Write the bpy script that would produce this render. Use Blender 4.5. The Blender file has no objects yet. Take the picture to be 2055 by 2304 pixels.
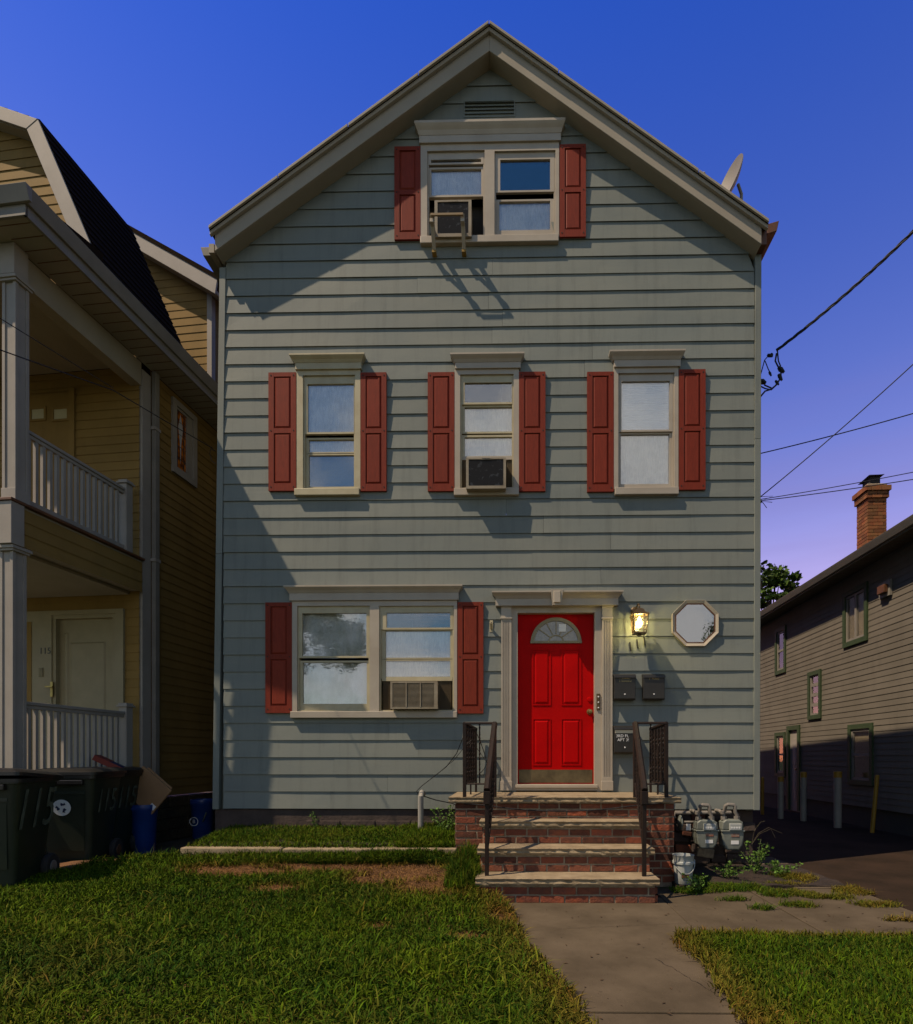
import bpy, math, random
import numpy as np
from mathutils import Vector, Matrix, noise
random.seed(7); rng = np.random.default_rng(7)
S = bpy.context.scene; COL = S.collection
R = math.radians
# ------------------------------------------------------------ camera
F, CX, HY, DIST, EYE, TH = 1330.0, 1130.0, 1705.0, 7.0, 1.27, R(1.08)
cd = bpy.data.cameras.new('camera'); cam = bpy.data.objects.new('camera', cd); COL.objects.link(cam)
cd.sensor_fit = 'HORIZONTAL'; cd.sensor_width = 36; cd.lens = F/2055*36
cd.shift_x = (1027.5-CX)/2055; cd.shift_y = (HY-1152)/2055
cd.clip_start = .05; cd.clip_end = 1500
cam.location = (0, -DIST, EYE); cam.rotation_euler = (R(90), 0, TH)
S.camera = cam
# ------------------------------------------------------------ light
SX, SZ = 2.0, 3.4                       # wall-shadow shift per metre of depth
SUN = Vector((-SX, -1, SZ)).normalized()
W = bpy.data.worlds.new('World'); S.world = W; W.use_nodes = True
nt = W.node_tree; nt.nodes.clear()
def N(t, x=0, y=0, **k):
    n = nt.nodes.new(t)
    for a, b in k.items(): setattr(n, a, b)
    return n
out = N('ShaderNodeOutputWorld'); bg = N('ShaderNodeBackground'); sky = N('ShaderNodeTexSky')
sky.sky_type = 'NISHITA'; sky.sun_disc = False
sky.sun_elevation = math.asin(SUN.z); sky.sun_rotation = math.atan2(SUN.x, SUN.y) % (2*math.pi)
sky.altitude = 200; sky.air_density = 1.25; sky.dust_density = .15; sky.ozone_density = 3.0
hsv = N('ShaderNodeHueSaturation'); hsv.inputs['Saturation'].default_value = 1.34; hsv.inputs['Hue'].default_value = .512
nt.links.new(sky.outputs[0], hsv.inputs['Color'])
geo = N('ShaderNodeTexCoord'); sep = N('ShaderNodeSeparateXYZ'); nt.links.new(geo.outputs['Generated'], sep.inputs[0])
# faint violet cast near the horizon
rampz = N('ShaderNodeMapRange'); rampz.inputs[1].default_value = .28; rampz.inputs[2].default_value = .80
nt.links.new(sep.outputs[2], rampz.inputs[0])
tintc = N('ShaderNodeMix', data_type='RGBA'); tintc.inputs[6].default_value = (4.0, 1.5, 1.45, 1); tintc.inputs[7].default_value = (.85, .80, 1.45, 1)
nt.links.new(rampz.outputs[0], tintc.inputs[0])
backm = N('ShaderNodeMapRange'); backm.inputs[1].default_value = .25; backm.inputs[2].default_value = -.15; nt.links.new(sep.outputs[1], backm.inputs[0])
tint2 = N('ShaderNodeMix', data_type='RGBA'); tint2.inputs[7].default_value = (1.15, 1.1, .9, 1)
nt.links.new(backm.outputs[0], tint2.inputs[0]); nt.links.new(tintc.outputs[2], tint2.inputs[6])
vio = N('ShaderNodeMix', data_type='RGBA', blend_type='MULTIPLY'); vio.inputs[0].default_value = 1
nt.links.new(tint2.outputs[2], vio.inputs[7]); nt.links.new(hsv.outputs[0], vio.inputs[6])
# broken clouds on the street side (the windows mirror them)
mp = N('ShaderNodeMapping'); mp.inputs['Scale'].default_value = (2.2, 2.2, 4.5); nt.links.new(geo.outputs['Generated'], mp.inputs[0])
cn = N('ShaderNodeTexNoise'); cn.inputs['Scale'].default_value = 1.3; cn.inputs['Detail'].default_value = 8; cn.inputs['Roughness'].default_value = .55
nt.links.new(mp.outputs[0], cn.inputs['Vector'])
s1 = N('ShaderNodeMapRange'); s1.inputs[1].default_value = -.68; s1.inputs[2].default_value = -.84; s1.interpolation_type = 'SMOOTHSTEP'; nt.links.new(sep.outputs[1], s1.inputs[0])
s2 = N('ShaderNodeMapRange'); s2.inputs[1].default_value = .70; s2.inputs[2].default_value = .52; s2.interpolation_type = 'SMOOTHSTEP'; nt.links.new(sep.outputs[2], s2.inputs[0])
s3 = N('ShaderNodeMath', operation='MULTIPLY'); nt.links.new(s1.outputs[0], s3.inputs[0]); nt.links.new(s2.outputs[0], s3.inputs[1])
side = N('ShaderNodeMapRange'); side.inputs[3].default_value = .02; side.inputs[4].default_value = .36; nt.links.new(s3.outputs[0], side.inputs[0])
front = N('ShaderNodeMapRange'); front.inputs[1].default_value = .1; front.inputs[2].default_value = -.2; nt.links.new(sep.outputs[1], front.inputs[0])
s4 = N('ShaderNodeMath', operation='MULTIPLY'); nt.links.new(side.outputs[0], s4.inputs[0]); nt.links.new(front.outputs[0], s4.inputs[1]); side = s4
ad = N('ShaderNodeMath', operation='ADD'); nt.links.new(cn.outputs[0], ad.inputs[0]); nt.links.new(side.outputs[0], ad.inputs[1])
cr = N('ShaderNodeMapRange'); cr.inputs[1].default_value = .72; cr.inputs[2].default_value = .92; cr.interpolation_type = 'SMOOTHSTEP'
nt.links.new(ad.outputs[0], cr.inputs[0])
cl = N('ShaderNodeMix', data_type='RGBA'); cl.inputs[7].default_value = (7.6, 7.5, 7.5, 1)
wm = N('ShaderNodeMapping'); wm.inputs['Scale'].default_value = (1.2, 1.2, 11); nt.links.new(geo.outputs['Generated'], wm.inputs[0])
wn_ = N('ShaderNodeTexNoise'); wn_.inputs['Scale'].default_value = 1.1; wn_.inputs['Detail'].default_value = 5; nt.links.new(wm.outputs[0], wn_.inputs['Vector'])
wr = N('ShaderNodeMapRange'); wr.inputs[1].default_value = .42; wr.inputs[2].default_value = .66; wr.inputs[4].default_value = .34; nt.links.new(wn_.outputs[0], wr.inputs[0])
wz = N('ShaderNodeMapRange'); wz.inputs[1].default_value = .55; wz.inputs[2].default_value = .30; nt.links.new(sep.outputs[2], wz.inputs[0])
wf = N('ShaderNodeMath', operation='MULTIPLY'); nt.links.new(wr.outputs[0], wf.inputs[0]); nt.links.new(wz.outputs[0], wf.inputs[1])
wisp = N('ShaderNodeMix', data_type='RGBA'); wisp.inputs[7].default_value = (2.3, 1.75, 3.9, 1); nt.links.new(wf.outputs[0], wisp.inputs[0]); nt.links.new(vio.outputs[2], wisp.inputs[6])
nt.links.new(cr.outputs[0], cl.inputs[0]); nt.links.new(wisp.outputs[2], cl.inputs[6])
nt.links.new(cl.outputs[2], bg.inputs[0]); bg.inputs[1].default_value = .102
nt.links.new(bg.outputs[0], out.inputs[0])
sd = bpy.data.lights.new('sun', 'SUN'); sd.energy = 5.0; sd.angle = R(.5); sd.color = (1, .80, .58)
so = bpy.data.objects.new('sun', sd); COL.objects.link(so); so.rotation_euler = SUN.to_track_quat('Z', 'Y').to_euler()
so.location = (-20, -10, 30)
S.view_settings.view_transform = 'Standard'; S.view_settings.look = 'None'; S.view_settings.gamma = 1
S.view_settings.use_curve_mapping = False; S.view_settings.exposure = .2
S.cycles.max_bounces = 8; S.cycles.transparent_max_bounces = 12

# ------------------------------------------------------------ measuring helpers (pixels of the photograph -> metres)
def ray(px, py):
    a = (px-CX)/F; b = (HY-py)/F
    return Vector((a*math.cos(TH)-math.sin(TH), a*math.sin(TH)+math.cos(TH), b))
def P(px, py, Y=0.0):
    d = ray(px, py); t = (Y+DIST)/d.y
    return (d.x*t, EYE+d.z*t)
def PX(px, Y=0.0): return P(px, HY, Y)[0]
def PZ(py, Y=0.0, px=1130): return P(px, py, Y)[1]
def PG(px, py, z=0.0):
    d = ray(px, py); t = (z-EYE)/d.z
    return (d.x*t, d.y*t-DIST)
class Frame:
    def __init__(s, ox, oy, ang):
        s.ox, s.oy, s.a = ox, oy, ang; s.ex = (math.cos(ang), math.sin(ang)); s.ey = (-math.sin(ang), math.cos(ang))
    def loc(s, x, y): dx, dy = x-s.ox, y-s.oy; return (dx*s.ex[0]+dy*s.ex[1], dx*s.ey[0]+dy*s.ey[1])
    def atu(s, px, py, u):
        d = ray(px, py); c = (-s.ox)*s.ex[0]+(-DIST-s.oy)*s.ex[1]; k = d.x*s.ex[0]+d.y*s.ex[1]
        t = (u-c)/k; return (s.loc(d.x*t, d.y*t-DIST)[1], EYE+d.z*t)
    def atv(s, px, py, v):
        d = ray(px, py); c = (-s.ox)*s.ey[0]+(-DIST-s.oy)*s.ey[1]; k = d.x*s.ey[0]+d.y*s.ey[1]
        t = (v-c)/k; return (s.loc(d.x*t, d.y*t-DIST)[0], EYE+d.z*t)

# ------------------------------------------------------------ materials
# base colour scale of the finishes, set against the exposure
ALB = dict(lace_curtain=1, sheer_curtain=1, blind_slat=1, white_print=.9, gold_print=1, glazed_blind=1, door_lite=1, amber_glass=1, tread_stone=.85, brick=.9, bright_brick=.9, mortar=.85, greige_siding=.95, cardboard=.9, blue_plastic=1, dirt=.85, concrete=.78, interior_dark=1, black_paint=1, sage_siding=.68)
def mat(name, col, rough=.6, col2=None, nscale=4.0, namt=1.0, bump=0.0, bscale=60.0, metal=0.0, rnd=0.0, spec=.4,
        stretch=(1, 1, 1), detail=5, vcol=None, coat=0, bdist=.004, ramp=(.35, .65), streak=None):
    kd = ALB.get(name, .74); col = tuple(q*kd for q in col); col2 = None if col2 is None else tuple(q*kd for q in col2)
    m = bpy.data.materials.new(name); m.use_nodes = True; t = m.node_tree; n = t.nodes; l = t.links
    b = n['Principled BSDF']; b.inputs['Roughness'].default_value = rough; b.inputs['Metallic'].default_value = metal
    b.inputs['Specular IOR Level'].default_value = spec; b.inputs['Coat Weight'].default_value = coat
    tc = n.new('ShaderNodeTexCoord'); mp = n.new('ShaderNodeMapping'); mp.inputs['Scale'].default_value = stretch
    l.new(tc.outputs['Object'], mp.inputs[0])
    c4 = lambda c: (c[0], c[1], c[2], 1)
    src = None
    if vcol:
        a = n.new('ShaderNodeAttribute'); a.attribute_name = vcol; src = a.outputs['Color']
    if col2 is not None:
        nz = n.new('ShaderNodeTexNoise'); nz.inputs['Scale'].default_value = nscale; nz.inputs['Detail'].default_value = detail
        nz.inputs['Roughness'].default_value = .6; l.new(mp.outputs[0], nz.inputs['Vector'])
        mr = n.new('ShaderNodeMapRange'); mr.inputs[1].default_value = ramp[0]; mr.inputs[2].default_value = ramp[1]
        mr.inputs[4].default_value = namt; l.new(nz.outputs[0], mr.inputs[0])
        mx = n.new('ShaderNodeMix'); mx.data_type = 'RGBA'; l.new(mr.outputs[0], mx.inputs[0])
        mx.inputs[6].default_value = c4(col); mx.inputs[7].default_value = c4(col2)
        if src: l.new(src, mx.inputs[6])
        src = mx.outputs[2]
        l.new(mr.outputs[0], b.inputs['Sheen Weight']) if False else None
    if streak:
        smp = n.new('ShaderNodeMapping'); smp.inputs['Scale'].default_value = streak[1]; l.new(tc.outputs['Object'], smp.inputs[0])
        sn = n.new('ShaderNodeTexNoise'); sn.inputs['Scale'].default_value = streak[0]; sn.inputs['Detail'].default_value = 6; sn.inputs['Roughness'].default_value = .7; l.new(smp.outputs[0], sn.inputs['Vector'])
        sr_ = n.new('ShaderNodeMapRange'); sr_.inputs[1].default_value = streak[3]; sr_.inputs[2].default_value = streak[4]; sr_.inputs[3].default_value = 1; sr_.inputs[4].default_value = 1-streak[2]; l.new(sn.outputs[0], sr_.inputs[0])
        sm = n.new('ShaderNodeHueSaturation'); l.new(sr_.outputs[0], sm.inputs['Value'])
        if src: l.new(src, sm.inputs['Color'])
        else: sm.inputs['Color'].default_value = c4(col)
        src = sm.outputs[0]
    if rnd:
        oi = n.new('ShaderNodeObjectInfo'); hs = n.new('ShaderNodeHueSaturation')
        m2 = n.new('ShaderNodeMapRange'); m2.inputs[3].default_value = 1-rnd; m2.inputs[4].default_value = 1+rnd
        l.new(oi.outputs['Random'], m2.inputs[0]); l.new(m2.outputs[0], hs.inputs['Value'])
        if src: l.new(src, hs.inputs['Color'])
        else: hs.inputs['Color'].default_value = c4(col)
        src = hs.outputs[0]
    if src: l.new(src, b.inputs['Base Color'])
    else: b.inputs['Base Color'].default_value = c4(col)
    if bump:
        n2 = n.new('ShaderNodeTexNoise'); n2.inputs['Scale'].default_value = bscale; n2.inputs['Detail'].default_value = 4
        l.new(mp.outputs[0], n2.inputs['Vector']); bp = n.new('ShaderNodeBump'); bp.inputs['Strength'].default_value = bump
        bp.inputs['Distance'].default_value = bdist; l.new(n2.outputs[0], bp.inputs['Height']); l.new(bp.outputs[0], b.inputs['Normal'])
    return m
def glassmat(name, refl=.35, tint=(.9, .93, .93), rough=.01):
    m = bpy.data.materials.new(name); m.use_nodes = True; t = m.node_tree; n = t.nodes; l = t.links; n.clear()
    o = n.new('ShaderNodeOutputMaterial'); tr = n.new('ShaderNodeBsdfTransparent'); tr.inputs[0].default_value = (*tint, 1)
    g = n.new('ShaderNodeBsdfGlossy'); g.inputs['Roughness'].default_value = rough
    lw = n.new('ShaderNodeFresnel'); lw.inputs[0].default_value = 1.12
    mr = n.new('ShaderNodeMapRange'); mr.inputs[3].default_value = refl; mr.inputs[4].default_value = 1; l.new(lw.outputs[0], mr.inputs[0])
    nz = n.new('ShaderNodeTexNoise'); nz.inputs['Scale'].default_value = 5; bp = n.new('ShaderNodeBump'); bp.inputs['Strength'].default_value = .07
    bp.inputs['Distance'].default_value = .01; l.new(nz.outputs[0], bp.inputs['Height']); l.new(bp.outputs[0], g.inputs['Normal'])
    mx = n.new('ShaderNodeMixShader'); l.new(mr.outputs[0], mx.inputs[0]); l.new(tr.outputs[0], mx.inputs[1]); l.new(g.outputs[0], mx.inputs[2])
    l.new(mx.outputs[0], o.inputs[0]); return m
def emit(name, col, s):
    m = bpy.data.materials.new(name); m.use_nodes = True; b = m.node_tree.nodes['Principled BSDF']
    b.inputs['Base Color'].default_value = (*col, 1); b.inputs['Emission Color'].default_value = (*col, 1); b.inputs['Emission Strength'].default_value = s
    return m
M = dict(
 sage=mat('sage_siding', (.258, .274, .236), .6, (.215, .240, .218), .8, .9, .10, 25, rnd=.06, spec=.15, stretch=(1, 1, 2.5), streak=(3.5, (3, 3, .25), .22, .5, .78)),
 trim=mat('beige_trim', (.47, .41, .32), .5, (.38, .32, .24), 3, .7, .06, 30, rnd=.03),
 rake=mat('rake_trim', (.40, .355, .28), .6, (.34, .30, .235), 1.6, .8, .05, 12, spec=.1),
 cream=mat('cream_frame', (.52, .46, .29), .5, (.42, .35, .20), 6, .7, .05, 40),
 shutter=mat('red_shutter', (.25, .037, .018), .6, (.18, .028, .014), 30, .8, .25, 60, rnd=.07, spec=.12, stretch=(3, 3, .35)),
 door=mat('red_door', (.55, .002, .002), .5, (.40, .0015, .0015), 3, .6, .05, 40, spec=.05),
 white=mat('porch_white', (.37, .335, .29), .6, (.29, .26, .22), 3, .6, .04, 30, spec=.15),
 tan=mat('tan_siding', (.30, .19, .058), .7, (.235, .15, .046), 2, .7, .08, 30, rnd=.05, spec=.08, streak=(3, (1, 1, .3), .2, .5, .8)),
 greige=mat('greige_siding', (.150, .134, .108), .8, (.120, .108, .086), 1.5, .7, .05, 30, rnd=.05, spec=.05, streak=(3, (1, 1, .3), .2, .5, .8)),
 green=mat('green_casing', (.055, .085, .04), .6, (.04, .06, .03), 5, .7, spec=.08),
 shingle=mat('shingle', (.026, .016, .010), .95, (.013, .009, .006), 35, 1, .6, 120, spec=.02, rnd=.1),
 brick=mat('brick', (.175, .052, .023), .9, (.085, .034, .021), 14, .9, .7, 60, rnd=.5, bdist=.008),
 obrick=mat('orange_brick', (.27, .075, .022), .9, (.20, .10, .03), 6, .8, .5, 60, rnd=.35, bdist=.006),
 brick2=mat('bright_brick', (.27, .065, .025), .9, (.15, .05, .03), 14, .9, .7, 60, rnd=.3, bdist=.008),
 mortar=mat('mortar', (.33, .265, .18), .95, (.19, .15, .10), 20, .9, .8, 90),
 stone=mat('tread_stone', (.30, .235, .145), .9, (.19, .14, .08), 7, .9, .6, 45, bdist=.01),
 conc=mat('concrete', (.118, .092, .060), .95, (.070, .054, .034), 2.2, .9, .35, 90, rnd=.07, detail=9, spec=.1, streak=(35, (1, 1, 1), .55, .60, .75)),
 found=mat('foundation', (.085, .06, .048), .95, (.05, .036, .03), 5, .9, .7, 30, bdist=.01),
 block=mat('split_block', (.095, .075, .04), .95, (.055, .042, .025), 9, .9, 1, 25, bdist=.03, rnd=.15),
 asphalt=mat('asphalt', (.048, .031, .021), .95, (.026, .019, .013), 1.5, .9, .5, 250, spec=.05, streak=(60, (1, 1, 1), .5, .55, .7)),
 dirt=mat('dirt', (.17, .080, .028), 1, (.075, .036, .014), 3.0, 1, .9, 60, bdist=.02, detail=8),
 darkdirt=mat('dark_soil', (.045, .028, .018), 1, (.018, .012, .008), 5, 1, .9, 50, bdist=.03),
 grassland=mat('far_grass', (.05, .08, .018), 1, (.03, .05, .012), .6, 1, .5, 40),
 road=mat('road', (.05, .05, .05), .9, (.04, .04, .04), 3, 1, .3, 200),
 iron=mat('wrought_iron', (.014, .010, .008), .55, (.035, .017, .010), 20, .6, .3, 80, spec=.2),
 wire=mat('black_cable', (.008, .008, .009), .7),
 glass=glassmat('window_glass', .17, (1, 1, 1)),
 glass2=glassmat('clear_glass', .06),
 mirror=glassmat('mirror_glass', .30, (.7, .7, .7)),
 curtain=mat('lace_curtain', (.90, .84, .71), .95, (.58, .53, .44), 60, .75, .6, 160, stretch=(2.2, 1, .22), streak=(4, (1, 1, 1), .25, .45, .7)),
 curtain2=mat('sheer_curtain', (.74, .76, .72), .95, (.36, .39, .32), 3.2, .9, .4, 60, stretch=(1.2, 1, .8)),
 blind=mat('blind_slat', (.85, .84, .80), .6),
 screen=mat('insect_screen', (.36, .34, .31), .9, (.25, .24, .22), 200, .8),
 dark=mat('interior_dark', (.02, .018, .016), .9),
 acbeige=mat('ac_case', (.34, .29, .20), .5, (.22, .17, .10), 8, .8, .05, 60),
 coil=mat('ac_coil', (.045, .036, .028), .6, (.25, .24, .22), 16, .9, .6, 200, ramp=(.56, .62)),
 accord=mat('accordion_panel', (.16, .12, .07), .7),
 wood=mat('wood_bracket', (.30, .19, .075), .7, (.22, .17, .10), 12, .8, .2, 50, stretch=(1, 1, 4)),
 brass=mat('brass', (.42, .30, .11), .35, (.25, .17, .06), 18, .7, metal=.9),
 kick=mat('kick_plate', (.20, .15, .075), .45, (.11, .08, .04), 9, .9, .1, 60, metal=.6),
 bronze=mat('lantern_bronze', (.16, .105, .05), .45, (.08, .05, .025), 15, .7, metal=.6),
 black=mat('black_paint', (.013, .012, .010), .45, (.03, .026, .02), 9, .5),
 whitepaint=mat('white_print', (.7, .7, .68), .7),
 goldprint=mat('gold_print', (.55, .42, .16), .5),
 bin=mat('bin_plastic', (.016, .024, .014), .42, (.026, .034, .022), 5, .8, .1, 80),
 binlid=mat('bin_lid', (.012, .012, .011), .35, (.022, .020, .018), 6, .8),
 spray=mat('spray_paint', (.15, .17, .13), .8, (.05, .06, .04), 7, .9, spec=.1),
 blue=mat('blue_plastic', (.007, .035, .17), .38, (.005, .02, .10), 4, .7),
 card=mat('cardboard', (.30, .17, .075), .9, (.24, .13, .06), 4, .6),
 redcard=mat('red_card', (.22, .03, .015), .7), bluecard=mat('blue_card', (.01, .02, .08), .6),
 metergrey=mat('meter_grey', (.20, .22, .19), .5, (.13, .14, .12), 8, .7, .05, 60),
 pipegrey=mat('pipe_grey', (.24, .22, .19), .55, (.14, .12, .10), 14, .7, .1, 60),
 bucket=mat('bucket_white', (.45, .48, .46), .5, (.34, .34, .30), 6, .7),
 dish=mat('dish_grey', (.30, .27, .215), .6, (.25, .22, .18), 5, .5),
 brown=mat('brown_gutter', (.16, .065, .022), .55, (.09, .035, .014), 5, .8),
 gutter=mat('white_gutter', (.26, .24, .205), .6, (.20, .185, .155), 4, .6, spec=.12),
 soffit=mat('soffit', (.36, .315, .24), .6, (.30, .26, .19), 3, .6),
 cream2=mat('cream_door', (.31, .26, .145), .55, (.25, .205, .11), 5, .6),
 amber=mat('amber_glass', (.55, .16, .01), .15, (.12, .035, .008), 14, 1, ramp=(.4, .6)),
 whiteglass=mat('milky_glass', (.6, .6, .62), .15),
 pane=mat('glazed_blind', (.50, .43, .28), .35, (.40, .34, .22), 10, .8, spec=.8),
 dooryellow=mat('door_lite', (.40, .36, .22), .3, spec=.8),
 pvc=mat('white_pvc', (.30, .285, .25), .6, (.22, .21, .18), 5, .6),
 yellow=mat('yellow_paint', (.30, .17, .008), .55, (.33, .18, .01), 10, .7),
 leaf=mat('leaf', (.05, .085, .014), .6, vcol='col', spec=.15),
 grass=mat('grass', (.06, .1, .015), .8, vcol='col', spec=.06),
 bark=mat('bark', (.07, .05, .035), .95, (.04, .03, .02), 10, 1, .8, 30),
 nest=mat('brown_lump', (.05, .028, .014), .95, (.02, .012, .008), 20, 1, 1, 40),
)
bulbm = emit('bulb', (1, .72, .25), 60)

# ------------------------------------------------------------ mesh helpers
class MB:
    def __init__(s): s.v = []; s.f = []; s.sm = []
    def add(s, vs, fs, smooth=False):
        o = len(s.v); s.v += [tuple(v) for v in vs]; s.f += [tuple(i+o for i in f) for f in fs]; s.sm += [smooth]*len(fs); return s
    def box(s, x0, x1, y0, y1, z0, z1, tf=None):
        x0, x1 = min(x0, x1), max(x0, x1); y0, y1 = min(y0, y1), max(y0, y1); z0, z1 = min(z0, z1), max(z0, z1)
        vs = [(x, y, z) for z in (z0, z1) for y in (y0, y1) for x in (x0, x1)]
        if tf: vs = [tf(*v) for v in vs]
        return s.add(vs, [(0, 2, 3, 1), (4, 5, 7, 6), (0, 1, 5, 4), (2, 6, 7, 3), (0, 4, 6, 2), (1, 3, 7, 5)])
    def prism(s, poly, a0, a1, axis='y'):
        n = len(poly)
        def p(q, a): return {'y': (q[0], a, q[1]), 'x': (a, q[0], q[1]), 'z': (q[0], q[1], a)}[axis]
        vs = [p(q, a0) for q in poly]+[p(q, a1) for q in poly]
        fs = [tuple(range(n)), tuple(reversed(range(n, 2*n)))]+[(i, i+n, (i+1) % n+n, (i+1) % n) for i in range(n)]
        return s.add(vs, fs)
    def frus(s, x0, x1, z0, z1, ins, y0, y1):   # bevelled panel: outer rect at y0, inner at y1
        vs = [(x0, y0, z0), (x1, y0, z0), (x1, y0, z1), (x0, y0, z1), (x0+ins, y1, z0+ins), (x1-ins, y1, z0+ins), (x1-ins, y1, z1-ins), (x0+ins, y1, z1-ins)]
        return s.add(vs, [(4, 5, 6, 7), (0, 1, 5, 4), (1, 2, 6, 5), (2, 3, 7, 6), (3, 0, 4, 7), (0, 3, 2, 1)])
    def tube(s, pts, r, n=8, cap=True):
        pts = [Vector(p) for p in pts]; rs = r if isinstance(r, (list, tuple)) else [r]*len(pts); o = len(s.v); prev = None
        for i, p in enumerate(pts):
            d = (pts[min(i+1, len(pts)-1)]-pts[max(i-1, 0)]).normalized()
            if prev is None: u = d.orthogonal().normalized()
            else: u = (prev-d*prev.dot(d)).normalized()
            prev = u; w = d.cross(u)
            for k in range(n):
                a = 2*math.pi*k/n; s.v.append(tuple(p+(u*math.cos(a)+w*math.sin(a))*rs[i]))
        for i in range(len(pts)-1):
            for k in range(n):
                s.f.append((o+i*n+k, o+i*n+(k+1) % n, o+(i+1)*n+(k+1) % n, o+(i+1)*n+k)); s.sm.append(n > 4)
        if cap:
            s.f.append(tuple(o+k for k in reversed(range(n)))); s.f.append(tuple(o+(len(pts)-1)*n+k for k in range(n))); s.sm += [False]*2
        return s
    def lathe(s, prof, c, n=20, axis='z'):
        o = len(s.v)
        for r, h in prof:
            for k in range(n):
                a = 2*math.pi*k/n; x, y = r*math.cos(a), r*math.sin(a)
                s.v.append({'z': (c[0]+x, c[1]+y, c[2]+h), 'y': (c[0]+x, c[1]+h, c[2]+y), 'x': (c[0]+h, c[1]+x, c[2]+y)}[axis])
        for i in range(len(prof)-1):
            for k in range(n):
                s.f.append((o+i*n+k, o+i*n+(k+1) % n, o+(i+1)*n+(k+1) % n, o+(i+1)*n+k)); s.sm.append(True)
        return s
    def plate(s, rect, holes, y0, y1):          # slab in the x-z plane with rectangular holes
        X = sorted({rect[0], rect[2], *[min(max(h[i], rect[0]), rect[2]) for h in holes for i in (0, 2)]})
        Z = sorted({rect[1], rect[3], *[min(max(h[i], rect[1]), rect[3]) for h in holes for i in (1, 3)]})
        nx, nz = len(X)-1, len(Z)-1
        def solid(i, j):
            if not (0 <= i < nx and 0 <= j < nz): return False
            cx, cz = (X[i]+X[i+1])/2, (Z[j]+Z[j+1])/2
            return not any(h[0] < cx < h[2] and h[1] < cz < h[3] for h in holes)
        for i in range(nx):
            for j in range(nz):
                if not solid(i, j): continue
                a, b, c, d = X[i], X[i+1], Z[j], Z[j+1]
                s.add([(a, y0, c), (b, y0, c), (b, y0, d), (a, y0, d)], [(0, 1, 2, 3)])
                s.add([(a, y1, c), (b, y1, c), (b, y1, d), (a, y1, d)], [(3, 2, 1, 0)])
                if not solid(i-1, j): s.add([(a, y0, c), (a, y0, d), (a, y1, d), (a, y1, c)], [(0, 1, 2, 3)])
                if not solid(i+1, j): s.add([(b, y0, c), (b, y1, c), (b, y1, d), (b, y0, d)], [(0, 1, 2, 3)])
                if not solid(i, j-1): s.add([(a, y0, c), (a, y1, c), (b, y1, c), (b, y0, c)], [(0, 1, 2, 3)])
                if not solid(i, j+1): s.add([(a, y0, d), (b, y0, d), (b, y1, d), (a, y1, d)], [(0, 1, 2, 3)])
        return s
def obj(name, mb, m, parent=None, bevel=0, label=None, seg=2):
    me = bpy.data.meshes.new(name); me.from_pydata(mb.v, [], mb.f); me.polygons.foreach_set('use_smooth', mb.sm); me.update()
    if any(mb.sm):
        try: me.set_sharp_from_angle(angle=R(40))
        except Exception: pass
    me.materials.append(M[m] if isinstance(m, str) else m)
    o = bpy.data.objects.new(name, me); COL.objects.link(o)
    if parent is not None: o.parent = parent
    if bevel:
        bm = o.modifiers.new('bevel', 'BEVEL'); bm.width = bevel; bm.segments = seg; bm.limit_method = 'ANGLE'; bm.angle_limit = R(50)
    if label: o['label'] = label
    return o
def thing(name, label, cat, loc=(0, 0, 0), rz=0, group=None):
    o = bpy.data.objects.new(name, None); COL.objects.link(o); o.location = loc; o.rotation_euler = (0, 0, rz); o.empty_display_size = .1
    o['label'] = label; o['category'] = cat
    if group: o['group'] = group
    return o
def tag(o, label, cat, group=None, kind=None):
    o['label'] = label; o['category'] = cat
    if group: o['group'] = group
    if kind: o['kind'] = kind
    return o
def struct(name, mb, m, parent=None, **k):
    o = obj(name, mb, m, parent, **k); o['kind'] = 'structure'; return o
def text(name, body, size, loc, rot, m, parent=None, ext=.0006, shear=0, sx=1):
    c = bpy.data.curves.new(name, 'FONT'); c.body = body; c.size = size; c.extrude = ext; c.align_x = 'CENTER'; c.align_y = 'CENTER'; c.shear = shear; c.resolution_u = 3
    t = bpy.data.objects.new(name, c); COL.objects.link(t); bpy.context.view_layer.update()
    me = bpy.data.meshes.new_from_object(t.evaluated_get(bpy.context.evaluated_depsgraph_get())); bpy.data.objects.remove(t)
    me.materials.clear(); me.materials.append(M[m]); o = bpy.data.objects.new(name, me); COL.objects.link(o)
    o.location = loc; o.rotation_euler = rot; o.scale = (sx, 1, 1)
    if parent is not None: o.parent = parent
    return o
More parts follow.
